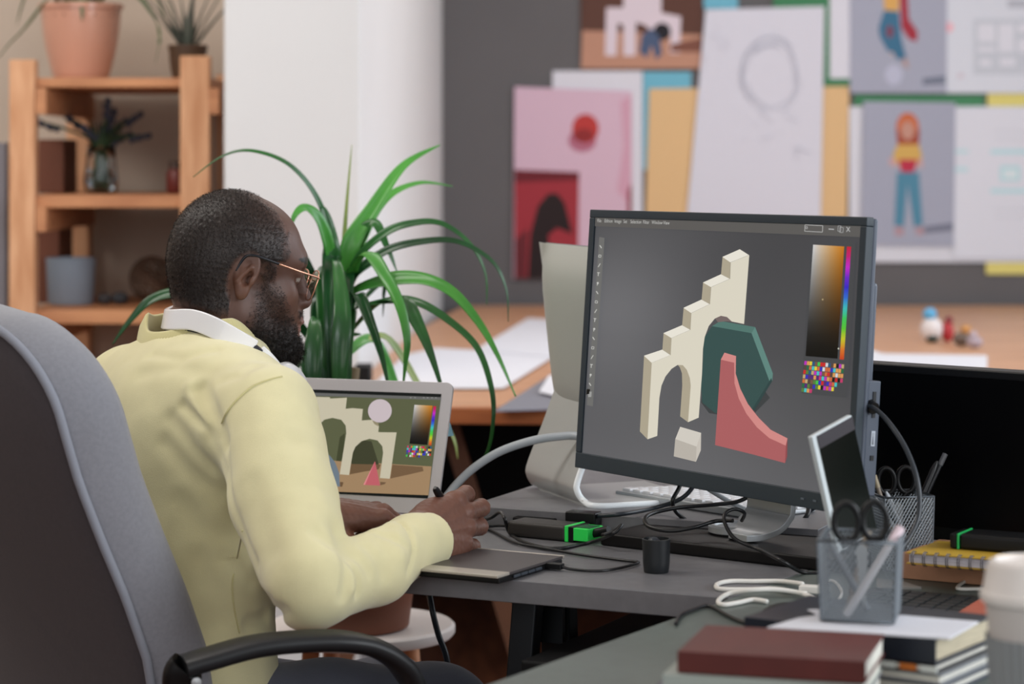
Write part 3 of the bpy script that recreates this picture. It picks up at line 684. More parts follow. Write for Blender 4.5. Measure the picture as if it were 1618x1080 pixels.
for k in range(17):
    t = (k+.6)/17.5; x = 168*(1-t)+112*t; y = 195*(1-t)+1000*t; w_ = (205, 205, 200)
    kind = k % 5
    if kind == 0: scr.line(c8(x-4, y-8), c8(x+5, y+6), 1.4, w_)
    elif kind == 1: ring(scr, [c8(x-5, y-6), c8(x+6, y-5), c8(x+5, y+6), c8(x-6, y+5)], .8, w_)
    elif kind == 2: scr.line(c8(x+6, y-9), c8(x-5, y+9), 1.1, w_)
    elif kind == 3: scr.line(c8(x-6, y-9), c8(x+7, y-8), 1.1, w_); scr.line(c8(x, y-8), c8(x-1, y+8), 1.1, w_)
    else: scr.disc(c8(x, y-3), 1.6, w_); scr.line(c8(x, y), c8(x-3, y+9), 1.1, w_)
scr.poly([c8(103, 935), c8(119, 935), c8(117, 962), c8(101, 962)], (10, 10, 10)); scr.poly([c8(113, 948), c8(128, 948), c8(126, 975), c8(110, 975)], (160, 160, 158)); scr.poly([c8(103, 935), c8(118, 935), c8(116, 960), c8(101, 960)], (12, 12, 12))
scrm = vcmat('screen_light', .4, emit=.9, coat=0, spec=.2)
obj('screen', scr.mb, scrm, mon)
def text_on(txt, P, p0, p1, size, par, c, nm='menu_text'):
    a = P.pt(*p0, .0022); b = P.pt(*p1, .0022); cu = bpy.data.curves.new(nm, 'FONT'); cu.body = txt; cu.size = size
    tmp = bpy.data.objects.new(nm, cu); me = bpy.data.meshes.new_from_object(tmp)
    X = (b-a).normalized(); Zn = P.n; Y = Zn.cross(X)
    me.transform(Matrix((X, Y, Zn)).transposed().to_4x4()); me.transform(Matrix.Translation(a-wloc(par)))
    o = bpy.data.objects.new(nm, me); col.objects.link(o); o.parent = par; bpy.data.objects.remove(tmp); bpy.data.curves.remove(cu)
    m = bpy.data.materials.get('glow_'+c) or mat('glow_'+c, c, .5)
    bs = m.node_tree.nodes['Principled BSDF']; bs.inputs['Emission Color'].default_value = (*lin(c), 1); bs.inputs['Emission Strength'].default_value = .9; bs.inputs['Base Color'].default_value = (0, 0, 0, 1)
    me.materials.append(m); return o
for tx, x in (('File', 145), ('Edition', 181), ('Image', 231), ('Set', 276), ('Selection', 311), ('Filter', 374), ('Window', 418), ('View', 476)):
    text_on(tx, scr, c8(x, 98+(x-145)*.034), c8(x+40, 98+(x-105)*.034), .0066, mon, 'c4c4c0')
# side connector block on the back edge, cables plug in here
sb = MB().box(mc+mu*(W_/2-.016)+mup*(-.085)-mno*.031, (.012, .068, .010), (mu, mup, mno)); obj('port_block', sb, bez2, mon, bevel=.0015)
def port(dv, hv, dn_, hn, c, nm='port'):
    obj(nm, MB().box(mc+mu*(W_/2-.0035)+mup*(dv-.01)-mno*(.031+dn_), (.0006, hv, hn), (mu, mup, mno)), mat('port_'+c, c, .4), mon)
port(-.035, .0155, 0, .0024, '101216', 'card_slot'); port(-.075, .009, .001, .003, 'b4bcc8', 'usb_port'); port(-.075, .0072, .0012, .0018, '20242c', 'usb_port'); port(-.098, .003, .001, .0025, '0c0d10', 'audio_jack')
# buttons under the screen
for k in range(4):
    obj('button', MB().box(mc+mu*(.19+.022*k)-mup*(H_/2-.0105)+mno*.0003, (.003, .0012, .0006), (mu, mup, mno)), mat('button_mark', '56606a', .5), mon)
# stand: round base, flat bent neck
sb0 = PZ(1163, 841, .757)
mon_base = sb0
obj('base_ring', MB().lathe([(.001, 0), (.033, 0), (.036, .002), (.036, .009), (.033, .0115), (.029, .0115), (.027, .008), (.001, .008)], sb0+Vector((0, 0, 0)), 48), alu, mon, smooth=True, sharp=35)
pcs = [PZ(1170, 845, .7665), PZ(1222, 838, .7665), V(1246, 822, 3.155), V(1253, 800, 3.17), V(1254, 775, 3.18), V(1252, 700, 3.19)]
pcs = [PZ(1180, 851, .7625), PZ(1205, 849, .763), V(1232, 839, 3.035), V(1248, 822, 3.04), V(1254, 800, 3.045), V(1254, 700, 3.06)]
pcs = crom(pcs, 6)
neck = MB(); wv = Vector((-.048, .075, 0)); th = .0042
for a, b in zip(pcs, pcs[1:]): pass
vs = []; 
for i, p in enumerate(pcs):
    a = pcs[max(i-1, 0)]; b = pcs[min(i+1, len(pcs)-1)]; d = (b-a).normalized(); nn = d.cross(wv.normalized()).normalized()*th
    wf_ = wv*(.42+.58*min(1, i/(.45*len(pcs)))); vs += [p-nn, p+wf_-nn, p+wf_+nn, p+nn]
neck.add(vs, [(i*4+k, i*4+(k+1) % 4, (i+1)*4+(k+1) % 4, (i+1)*4+k) for i in range(len(pcs)-1) for k in range(4)]+[(3, 2, 1, 0), tuple(len(vs)-4+k for k in range(4))])
obj('neck', neck, alu, mon, bevel=.001)
hinge = pcs[-1]; tgt = mc-mno*.058-mup*.02
obj('hinge', MB().tube([hinge-Vector((0, 0, .02)), hinge+Vector((0, 0, .05)), tgt+Vector((0, 0, 0))], .018, 12), bez2, mon, smooth=True, sharp=40)

# ------------------------------------------------------------------ black slab under the monitor stand (closed pen display)
sA = PZ(948, 861, H+.0002); sB = PZ(1293, 902, H+.0002); sdv = (sB-sA).normalized(); sn = Vector((-sdv.y, sdv.x, 0)); depth = (PZ(1040, 818, .757)-sA).dot(sn)
sB = sB+sdv*.03
tag(obj('drawing_display', MB().slab([xy(sA), xy(sB), xy(sB+sn*depth), xy(sA+sn*depth)], H+.0004, H+.0165), mat('slab_black', '100e0f', .5, spec=.3), bevel=.003, seg=3), 'flat black slab lying under the large monitor stand', 'drawing display')

# ------------------------------------------------------------------ silver all-in-one computer, seen from behind
imf = Vector((.94, .34, 0)).normalized(); ims = Vector((-imf.y, imf.x, 0))
im = thing('desktop_computer', V(930, 790, 3.4).xy.to_3d()+Vector((0, 0, .766)), 'silver all-in-one computer seen from behind, left of the black monitor', 'computer')
tlc = V(862, 383, 3.62); blc_ = V(891, 662, 3.60); Wd = .30
upv = (tlc-blc_); sidev = -ims*Wd
nrm = sidev.cross(upv).normalized()
if nrm.dot(imf) < 0: nrm = -nrm
mb = MB(); NX, NY = 16, 12; vs = []
for j in range(NY+1):
    for i in range(NX+1):
        u, v = i/NX, j/NY; e = 1-(2*u-1)**4; e2 = 1-(2*v-1)**6
        vs.append(blc_+sidev*u+upv*v-nrm*(.006+.03*e*e2))
fs = [(j*(NX+1)+i, j*(NX+1)+i+1, (j+1)*(NX+1)+i+1, (j+1)*(NX+1)+i) for j in range(NY) for i in range(NX)]
o_ = len(vs); vs += [blc_, blc_+sidev, blc_+sidev+upv, blc_+upv]
ed = [i for i in range(NX+1)]+[j*(NX+1)+NX for j in range(1, NY+1)]+[NY*(NX+1)+i for i in range(NX-1, -1, -1)]+[j*(NX+1) for j in range(NY-1, 0, -1)]
fs.append((o_, o_+1, o_+2, o_+3))
for a, b in zip(ed, ed[1:]+ed[:1]):
    def near(k):
        u, v = (vs[k]-blc_).dot(sidev)/sidev.length_squared, (vs[k]-blc_).dot(upv)/upv.length_squared
        return u, v
    ua, va_ = near(a); ub, vb_ = near(b); vs.append(blc_+sidev*ua+upv*va_); vs.append(blc_+sidev*ub+upv*vb_); fs.append((a, b, len(vs)-1, len(vs)-2))
obj('rear_shell', mb.add(vs, fs), mat('aluminium_body', 'aeb2ae', .42, metal=.15), im, smooth=True, sharp=50)
ip = Plane(blc_+nrm*.002, nrm)
obj('screen', MB().hexa([blc_+nrm*.0005, blc_+sidev+nrm*.0005, blc_+sidev+upv+nrm*.0005, blc_+upv+nrm*.0005], [blc_+nrm*.004, blc_+sidev+nrm*.004, blc_+sidev+upv+nrm*.004, blc_+upv+nrm*.004]), mat('black_glass', '050506', .08), im)
# bent sheet stand
ft = PZ(1040, 794, .7665); 
pth = [ft+imf*.06, PZ(1000, 797, .7672), PZ(940, 799, .768), V(922, 791, 3.315), V(912, 776, 3.32), V(913, 757, 3.325), V(938, 690, 3.35), V(966, 610, 3.38), V(980, 570, 3.39)]
pth = crom(pth, 6); sw = ims*.19; th = .0045; vs = []
for i, p in enumerate(pth):
    a = pth[max(i-1, 0)]; b = pth[min(i+1, len(pth)-1)]; d = (b-a).normalized(); nn = d.cross(ims).normalized()*th
    vs += [p-nn, p+sw-nn, p+sw+nn, p+nn]
obj('stand', MB().add(vs, [(i*4+k, i*4+(k+1) % 4, (i+1)*4+(k+1) % 4, (i+1)*4+k) for i in range(len(pth)-1) for k in range(4)]+[(3, 2, 1, 0), tuple(len(vs)-4+k for k in range(4))]), mat('stand_aluminium', 'b2b4b4', .38, metal=.35), im, bevel=.0008)
obj('stand_edge', MB().tube([p-ims*.0008 for p in pth], .0046, 8), mat('polished_edge', 'eef4f8', .25), im, smooth=True)  # pale strip, the light on the stand's edge put in as colour
obj('neck_joint', MB().tube([pth[-1]+sw*.5, blc_+sidev*.5+upv*.25], .014, 10), alu, im, smooth=True)

# ------------------------------------------------------------------ silver keyboard standing behind the monitor
ka = PZ(972, 772, .778); kb = PZ(1195, 806, .778); kd = (kb-ka).normalized(); kn = Vector((-kd.y, kd.x, 0)); kl = (kb-ka).length
kt = thing('keyboard', (ka+kb)/2-Vector((0, 0, .012)), 'thin silver keyboard with white keys behind the large monitor', 'keyboard')
obj('keyboard_body', MB().hexa([Vector((p.x, p.y, .7655)) for p in (ka, kb, kb+kn*.115, ka+kn*.115)], [ka-Vector((0, 0, .002)), kb-Vector((0, 0, .002)), kb+kn*.115-Vector((0, 0, .008)), ka+kn*.115-Vector((0, 0, .008))]), alu, kt, bevel=.002)
for r in range(5):
    for k in range(13):
        c = ka+kd*((k+.7)*kl/13.4)+kn*(.016+r*.0195)+Vector((0, 0, -.0005-r*.0011))
        obj('key', MB().box(c, (.0075, .0082, .002), (kd, kn, Vector((0, 0, 1)))), whitep, kt, bevel=.0006)

# ------------------------------------------------------------------ laptop
ly = math.radians(-20); lu = Vector((math.cos(ly), math.sin(ly), 0)); lb = Vector((-lu.y, lu.x, 0))      # lb points away from the man
hr = PZ(690, 813, .752); LW, LH = .282, .187; hl = hr-lu*LW
lt = math.radians(20); lup = Vector((0, 0, 1))*math.cos(lt)+lb*math.sin(lt); lnn = lu.cross(lup)
if lnn.dot(lb) > 0: lnn = -lnn
lap = thing('laptop', (hr+hl)/2-lb*.09-Vector((0, 0, .0115)), 'silver laptop showing beige arches on an olive ground, behind the left hand', 'laptop')
lalu = mat('laptop_silver', 'c6c4c8', .4, metal=.35)
def lidbox(u0, u1, v0, v1, n0, n1):
    return MB().box(hl+lu*(u0+u1)/2+lup*(v0+v1)/2+lnn*(n0+n1)/2, ((u1-u0)/2, (v1-v0)/2, abs(n1-n0)/2), (lu, lup, lnn))
def rrect(w, h, r, n=6):
    out = []
    for cx, cy, a0 in ((w-r, h-r, 0), (r, h-r, 90), (r, r, 180), (w-r, r, 270)):
        for k in range(n+1): a = math.radians(a0+90*k/n); out.append((cx+r*math.cos(a), cy+r*math.sin(a)))
    return out
rr = rrect(LW, LH, .011); back = [hl+lu*x+lup*y-lnn*.005 for x, y in rr]; fro = [hl+lu*x+lup*y for x, y in rr]
obj('lid', MB().hexa(back, fro), lalu, lap, bevel=.0008)
ls = Plane(hl, lnn); L1 = lambda x, y: (460+x/3.375, 580+y/3.375)
def lpx(u, v):
    p = hl+lu*u+lup*v; return (CX+F*p.x/p.y, HY-F*(p.z-CZ)/p.y)
g0, g1, g2, g3 = lpx(.016, LH-.017), lpx(LW-.016, LH-.017), lpx(LW-.016, .022), lpx(.016, .022)
ls.poly([g0, g1, g2, g3], (8, 14, 14))
# homography from measured screen corners (right side) to the modelled lid: pictures are drawn in unit screen space
def lsq(x, y):
    # measured crop coords -> (s,t) with s=1 at the right edge
    T0, T1, Bq, Bl = Vector((785, 190)), Vector((100, 170)), Vector((730, 730)), Vector((40, 712))
    t = (y-170-(x-100)*.029)/((712-170)); xr = 785+(730-785)*t; xl = 100+(40-100)*t
    return ((x-xl)/(xr-xl), t)
def lq(x, y):
    s, t = lsq(x, y); s = (s-1)*1.0+1
    sx = 1-(1-s)*.835
    a = Vector(g0).lerp(Vector(g1), sx); b = Vector(g3).lerp(Vector(g2), sx); return tuple(a.lerp(b, t))
def lp(*pts): return [lq(*p) for p in pts]
ls.poly(lp((-50, 183), (783, 207), (733, 714), (-110, 700)), (92, 96, 68))
ls.poly(lp((-50, 183), (783, 207), (782, 222), (-50, 200)), (104, 104, 102))
ls.poly(lp((-90, 530), (205, 542), (745, 565), (733, 714), (-110, 700)), (164, 134, 100))
ls.poly(lp((265, 545), (280, 420), (304, 400), (300, 548)), (66, 70, 46)); ls.poly(lp((340, 560), (352, 470), (400, 436), (440, 440), (480, 560)), (62, 64, 44))
ls.poly(lp((335, 615), (340, 560), (490, 560), (480, 585), (400, 600)), (112, 88, 62)); ls.poly(lp((540, 632), (548, 560), (700, 568), (706, 590), (620, 612)), (118, 92, 66))
ls.poly(lp((130, 210), (225, 212), (224, 219), (310, 214), (305, 272), (340, 268), (392, 272), (388, 332), (440, 328), (470, 345), (475, 362), (473, 392), (565, 392), (537, 633), (487, 630), (500, 500), (495, 465), (470, 435), (430, 427), (390, 440), (360, 470), (348, 500), (332, 618), (285, 615), (312, 400), (308, 360), (285, 330), (240, 320), (200, 330), (172, 360), (160, 400), (140, 560), (90, 560), (110, 330)), (204, 196, 172))
ls.poly(lp((440, 330), (474, 345), (472, 362), (452, 350)), (150, 140, 112))
ls.poly([lq(478+60*math.cos(k*.2618), 281+61*math.sin(k*.2618)) for k in range(24)], (206, 192, 196))
ls.poly(lp((490, 650), (520, 652), (512, 662), (490, 668)), (116, 90, 66))
ls.poly(lp((461, 543), (490, 670), (408, 668)), (196, 98, 106)); ls.poly(lp((461, 543), (414, 668), (406, 667)), (226, 140, 142))
ls.poly(lp((150, 520), (190, 500), (230, 515), (262, 555), (283, 610), (288, 680), (120, 676), (120, 560)), (112, 126, 138)); ls.poly(lp((288, 655), (306, 656), (300, 680), (288, 680)), (110, 84, 60))
pick(ls, *lp((652, 248), (743, 252), (722, 455), (632, 450))); huebar(ls, *lp((748, 254), (762, 255), (742, 457), (728, 456)))
swatches(ls, *lp((622, 460), (746, 464), (740, 525), (615, 519)), 5, 14, 9, [(4, k) for k in range(8, 14)])
for x in (628, 650, 694, 714, 736, 756): ls.line(lq(x, 211), lq(x+8, 211.5), .8, (170, 170, 168))
obj('screen', ls.mb, scrm, lap)
obj('keyboard_deck', MB().hexa([hl+Vector((0, 0, -.0115)), hr+Vector((0, 0, -.0115)), hr-lb*.19+Vector((0, 0, -.0115)), hl-lb*.19+Vector((0, 0, -.0115))],
    [hl+Vector((0, 0, -.001)), hr+Vector((0, 0, -.001)), hr-lb*.19+Vector((0, 0, -.007)), hl-lb*.19+Vector((0, 0, -.007))]), lalu, lap, bevel=.001)
kk = mat('black_keys', '15161a', .5)
obj('key_well', MB().box((hl+hr)/2-lb*.062+Vector((0, 0, -.0028)), (.122, .042, .0006), (lu, (lb+Vector((0, 0, .0316))).normalized(), Vector((0, 0, 1)))), kk, lap)
for r in range(5):
    for k in range(13):
        c = hr-lu*(.026+k*.0192)-lb*(.028+r*.0175)+Vector((0, 0, -.0006-.0006*r))
        obj('key', MB().box(c, (.0084, .0076, .0008), (lu, lb, Vector((0, 0, 1)))), kk, lap)
tag(obj('sticky_note', MB().add([V(707, 652, 3.43), V(717, 688, 3.425), V(700, 690, 3.45), V(700, 650, 3.45), V(707, 652, 3.4305), V(717, 688, 3.4255), V(700, 690, 3.4505), V(700, 650, 3.4505)], [(0, 1, 2, 3), (7, 6, 5, 4), (0, 4, 5, 1), (1, 5, 6, 2), (2, 6, 7, 3), (3, 7, 4, 0)]), mat('sticky_blue', '8cc4dc', .7)), 'light blue sticky note poking out behind the laptop lid', 'note')

# ------------------------------------------------------------------ second, switched-off monitor on the right
t0 = V(1345, 571, 3.10); t1 = V(1720, 585, 2.88); tu = (t1-t0); tu.z = 0; TL = tu.length; tu.normalize(); tb = Vector((-tu.y, tu.x, 0)); tzb = V(1345, 838, 3.1).z
tv = thing('computer_monitor', Vector(((t0.x+t1.x)/2, (t0.y+t1.y)/2+.05, .741)), 'switched-off monitor with a black screen at the right edge', 'monitor')
hh = (t0.z-tzb)/2; tc_ = (t0+t1)/2; tc_.z = tzb+hh; up3 = Vector((0, 0, 1))
obj('housing', MB().box(tc_+tb*.02, (TL/2, .018, hh), (tu, tb, up3)), blackp, tv, bevel=.003)
obj('screen', MB().box(tc_+tb*.0012-Vector((0, 0, -.004)), (TL/2-.008, .0012, hh-.014), (tu, tb, up3)), mat('black_screen', '030304', .35, spec=.15), tv)
obj('stand', MB().box(Vector((tc_.x, tc_.y, .79))+tb*.05, (.04, .012, .048), (tu, tb, up3)).box(Vector((tc_.x, tc_.y, .7435))+tb*.05, (.11, .07, .003), (tu, tb, up3)), blackp, tv, bevel=.002)

# ------------------------------------------------------------------ things on the desks
Z = H+.0004
def cable(pts, r, m, label, nm='cable', n=8, extra=None):
    o = obj(nm, MB().tube(crom(pts, 7), r, n), m, smooth=True, sharp=60); return tag(o, label, 'cable')
cbk = mat('cable_black', '18191b', .35); cbl = mat('cable_slate', '2b3138', .3); cwh = mat('cable_white', 'e4e2dc', .45); cgr = mat('cable_grey', 'a9b0b6', .4)
def fz(pts, z=.0028): return [PZ(x, y, H+z) for x, y in pts]
# pen tablet
T = [PZ(660, 897, .7515), PZ(786, 909, .7515), PZ(938, 881, .7515), PZ(745, 851, .7515)]
t_u = (T[1]-T[0]); t_u.normalize(); t_v = T[2]-T[1]; tvl = t_v.length; t_v = (t_v-t_u*t_v.dot(t_u)); t_v.normalize()
tw, tvl = .34, tvl*.98; c0 = T[1]-t_u*tw
tab = thing('pen_tablet', (T[1]-t_u*tw/2+t_v*tvl/2-Vector((0, 0, T[1].z-Z))), 'black pen tablet with pale end strips under the drawing hand', 'tablet')
def tq(u0, u1, v0, v1, z0, z1): return MB().hexa([Vector((p.x, p.y, z0)) for p in (c0+t_u*u0+t_v*v0, c0+t_u*u1+t_v*v0, c0+t_u*u1+t_v*v1, c0+t_u*u0+t_v*v1)], [Vector((p.x, p.y, z1)) for p in (c0+t_u*u0+t_v*v0, c0+t_u*u1+t_v*v0, c0+t_u*u1+t_v*v1, c0+t_u*u0+t_v*v1)])
obj('tablet_body', tq(.004, tw-.001, .006, tvl-.004, Z, .7475), blackp, tab, bevel=.0015)
obj('drawing_surface', tq(0, tw, .030, tvl-.005, .7478, .7512), mat('tablet_surface', '4a4546', .45), tab, bevel=.0006)
silv = mat('tablet_silver', 'b8b2a8', .35, metal=.3)
obj('front_strip', tq(0, tw, 0, .0298, .7478, .7514), silv, tab, bevel=.0008); obj('rear_strip', tq(0, tw, tvl-.0048, tvl, .7478, .7514), silv, tab, bevel=.0008)
bt = T[1]+t_u*.0012
for k in range(4): obj('express_key', MB().box(bt+t_v*(.045+.018*k)-Vector((0, 0, .0065)), (.0009, .0078, .0016), (t_u, t_v, up3)), mat('tablet_button', '3c434c', .35), tab, bevel=.0005)
plug = T[1]+t_u*.009+t_v*.125; plug.z = .7455
uc = thing('usb_cable', plug-Vector((0, 0, .0045)), 'thin black cable plugged into the side of the pen tablet', 'cable')
obj('plug', MB().box(plug, (.011, .0055, .0035), (t_u, t_v, up3)), blackp, uc, bevel=.001)
obj('cord', MB().tube(crom([plug+t_u*.01]+fz([(905, 899), (955, 901), (1008, 889), (985, 885), (925, 877), (860, 866), (815, 857), (785, 842), (770, 836), (757, 840)]), 7), .0019, 8), cbk, uc, smooth=True)
# power bank with green end
pb0, pb1 = PZ(800, 846, H+.001), PZ(893, 855, H+.001); pu = (pb1-pb0).normalized(); pv = Vector((-pu.y, pu.x, 0)); pl = (pb1-pb0).length
pbk = thing('power_bank', (pb0+pb1)/2+pv*.025-Vector((0, 0, .0006)), 'dark power bank with a bright green end cap lying on the desk', 'power bank')
def pq(u0, u1, v0, v1, z0, z1):
    q = [pb0+pu*a+pv*b for a, b in ((u0, v0), (u1, v0), (u1, v1), (u0, v1))]; return MB().hexa([Vector((p.x, p.y, H+z0)) for p in q], [Vector((p.x, p.y, H+z1)) for p in q])
obj('body', pq(0, pl, 0, .045, .0006, .021), mat('power_bank_body', '2f2c2a', .5), pbk, bevel=.005, seg=3)
grn = mat('green_plastic', '2fe25a', .4)
obj('green_band', pq(pl-.001, pl+.004, -.0006, .0456, .0005, .0216), grn, pbk, bevel=.001)
obj('socket', pq(pl+.004, pl+.012, .001, .044, .001, .0205), blackp, pbk, bevel=.001)
obj('green_cap', pq(pl+.012, pl+.034, .0, .040, .003, .0195), grn, pbk, bevel=.001); obj('cap_inlay', pq(pl+.0125, pl+.0335, .006, .032, .0196, .0203), mat('green_dark', '1a5c36', .5), pbk)
tag(obj('cable_plug', MB().tube([PZ(938, 842, H+.012), PZ(962, 837, H+.018)], .006, 10), blackp, smooth=True, sharp=50), 'thick black plug beside the green end cap', 'plug')
cable([PZ(758, 822, .748), PZ(775, 818, .755), V(790, 809, 3.25), V(797, 818, 3.2), PZ(806, 842, H+.003), PZ(835, 858, H+.003), PZ(880, 866, H+.003), PZ(930, 857, H+.003), PZ(968, 843, H+.022), V(982, 829, 3.09), V(970, 838, 3.08), V(955, 844, 3.08)], .0024, cbk, 'black cable looping in front of the power bank')
cable([PZ(757, 833, .745), PZ(790, 830, .745), PZ(822, 832, .746)], .002, cbk, 'short black cable leading to the small plugs beside the hand')
for (a, b, r_, lab) in (((818, 831), (858, 829), .0055, 'small black usb plug with metal tip, left of its pair'), ((862, 828), (888, 826), .0065, 'black usb socket joined to the plug with metal tip')):
    tag(obj('usb_plug', MB().tube([PZ(*a, H+.008), PZ(*b, H+.008)], r_, 4), mat('plug_slate', '262b34', .4), bevel=.001), lab, 'plug')
tag(obj('usb_tip', MB().tube([PZ(857.5, 829.5, H+.008), PZ(861.5, 828.5, H+.008)], .0045, 4), alu2), 'bright metal tip between the two black usb plugs', 'plug')
ad = [PZ(818, 827, .7668), PZ(940, 822, .7668)]
tag(obj('adapter', MB().box(V(922, 818, 3.215), (.022, .012, .009), (du, dn, up3)), blackp, bevel=.002), 'black cable adapter at the front edge of the rear desk', 'adapter')
tag(obj('cable_box', MB().box(PZ(845, 826, .7485), (.03, .008, .0075), (du, dn, up3)), blackm, bevel=.002), 'flat black box lying behind the usb plugs', 'box')
cable([V(938, 815, 3.21), PZ(980, 812, .772), PZ(1030, 803, .772), V(1075, 788, 3.22), V(1097, 765, 3.22), V(1100, 745, 3.22)], .0030, cbl, 'slate cable rising from the adapter to behind the monitor')
cable([V(1080, 745, 3.2), V(1073, 770, 3.19), V(1063, 790, 3.18), PZ(1068, 808, .774), PZ(1088, 824, .760)], .0028, cbk, 'black cable hanging down behind the monitor frame onto the slab')
cable([V(1190, 780, 3.16), V(1165, 792, 3.165), V(1125, 797, 3.16), V(1075, 801, 3.15), V(1035, 809, 3.13), V(1019, 819, 3.1), V(1027, 832, 3.075), V(1058, 838, 3.06), V(1095, 833, 3.06), V(1130, 823, 3.075), V(1158, 822, 3.06)], .0028, cbk, 'black cable making the big loop in front of the silver keyboard')
cable([V(1172, 822, 3.05), V(1176, 810, 3.03), V(1160, 804, 3.02), V(1145, 812, 3.01), V(1147, 830, 3.0), V(1163, 852, 2.985), V(1200, 868, 2.965), PZ(1232, 884, .7600), PZ(1270, 904, .7425), PZ(1310, 902, .7425), PZ(1350, 890, .7425)], .0024, cbk, 'black cable crossing the slab in front of the round monitor base')
cable([V(1108, 765, 3.2), V(1140, 785, 3.18), V(1170, 801, 3.17), V(1196, 812, 3.16)], .0032, cgr, 'grey cable slanting down to the monitor neck')
cable([V(1278, 790, 3.22), V(1276, 812, 3.2), V(1262, 828, 3.2), V(1245, 838, 3.19)], .0034, cbk, 'thick black cable right of the monitor neck')
cable([V(1290, 800, 3.24), V(1262, 815, 3.25), V(1230, 822, 3.27), V(1180, 800, 3.30)], .003, cbl, 'dark cable behind the monitor neck')
cable([V(692, 802, 3.30), V(705, 785, 3.33), V(722, 764, 3.35), V(750, 738, 3.37), V(790, 713, 3.38), V(840, 696, 3.38), V(885, 689, 3.38), V(915, 689, 3.37), V(950, 700, 3.33)], .0058, cgr, 'thick pale grey cable arching from the laptop to the silver computer')
cable([V(1364, 640, 2.86), V(1380, 644, 2.845), V(1402, 664, 2.83), V(1428, 702, 2.80), V(1446, 745, 2.78), V(1453, 785, 2.77), V(1450, 820, 2.76), V(1437, 848, 2.75), V(1424, 868, 2.74), V(1415, 900, 2.73)], .0030, cbl, 'slate cable curving down from the side of the monitor')
tag(obj('cable_plug', MB().tube([V(1362, 630, 2.875), V(1381, 645, 2.85)], .0075, 10), blackp, smooth=True, sharp=50), 'black plug on the rear edge of the large monitor', 'plug')
cable([V(678, 936, 3.36), V(684, 968, 3.35), V(693, 1003, 3.35), V(706, 1040, 3.35), V(712, 1100, 3.35)], .0042, cbl, 'black cable hanging under the desk in front of the stool')
cable(fz([(1068, 985), (1075, 972), (1095, 963), (1120, 957), (1150, 972), (1170, 981), (1195, 988)]), .0022, cbk, 'black cable near the corner of the near desk')
# white cable with plug
wc = thing('usb_cable', PZ(1270, 930, H+.0006), 'white cable lying in loops with a usb plug, on the near desk', 'cable')
obj('cord', MB().tube(crom([PZ(1212, 950, H+.0035), PZ(1190, 947, H+.0033), PZ(1165, 952, H+.003), PZ(1142, 955, H+.003), PZ(1135, 949, H+.003), PZ(1150, 938, H+.003), PZ(1185, 932, H+.0085), PZ(1225, 931, H+.0085), PZ(1262, 936, H+.006), PZ(1285, 944, H+.004), PZ(1310, 955, H+.003)], 6), .0028, 8), cwh, wc, smooth=True)
obj('cord', MB().tube(crom([PZ(1268, 922, H+.008), PZ(1235, 918, H+.004), PZ(1190, 918, H+.003), PZ(1152, 918, H+.003), PZ(1133, 923, H+.003), PZ(1138, 930, H+.003), PZ(1180, 931, H+.003), PZ(1225, 930, H+.003), PZ(1262, 936, H+.006), PZ(1275, 937, H+.006)], 6), .0028, 8), cwh, wc, smooth=True)
obj('plug', MB().box(PZ(1281, 930, H+.008), (.0125, .007, .004), (Vector((.93, -.35, 0)), Vector((.35, .93, 0)), up3)), cwh, wc, bevel=.001)
obj('cord', MB().tube(crom([PZ(1290, 929, H+.006), PZ(1300, 920, H+.003), PZ(1318, 918, H+.003), PZ(1330, 935, H+.003), PZ(1322, 950, H+.003)], 6), .0018, 8), cwh, wc, smooth=True)
cable(fz([(1640, 930), (1580, 931), (1548, 930), (1518, 930), (1513, 927), (1526, 918), (1548, 917), (1600, 919)]), .0022, cwh, 'white cable loop on the desk above the black keyboard')
# small black cup
c = PZ(1037, 903, Z); cupo = thing('pen_holder', c, 'small empty black cup standing on the grey desk', 'cup')
obj('cup_body', MB().lathe([(.0145, 0), (.0152, .001), (.0162, .012), (.0172, .040), (.0155, .0405), (.0148, .012), (.001, .01)], c, 32), mat('cup_black', '1e2124', .4), cupo, smooth=True, sharp=40)
obj('pen_grip', MB().ellips(c+Vector((-.003, .003, .030)), (.010, .010, .012), 14), mat('cup_inside', '2a3038', .4), cupo, smooth=True)

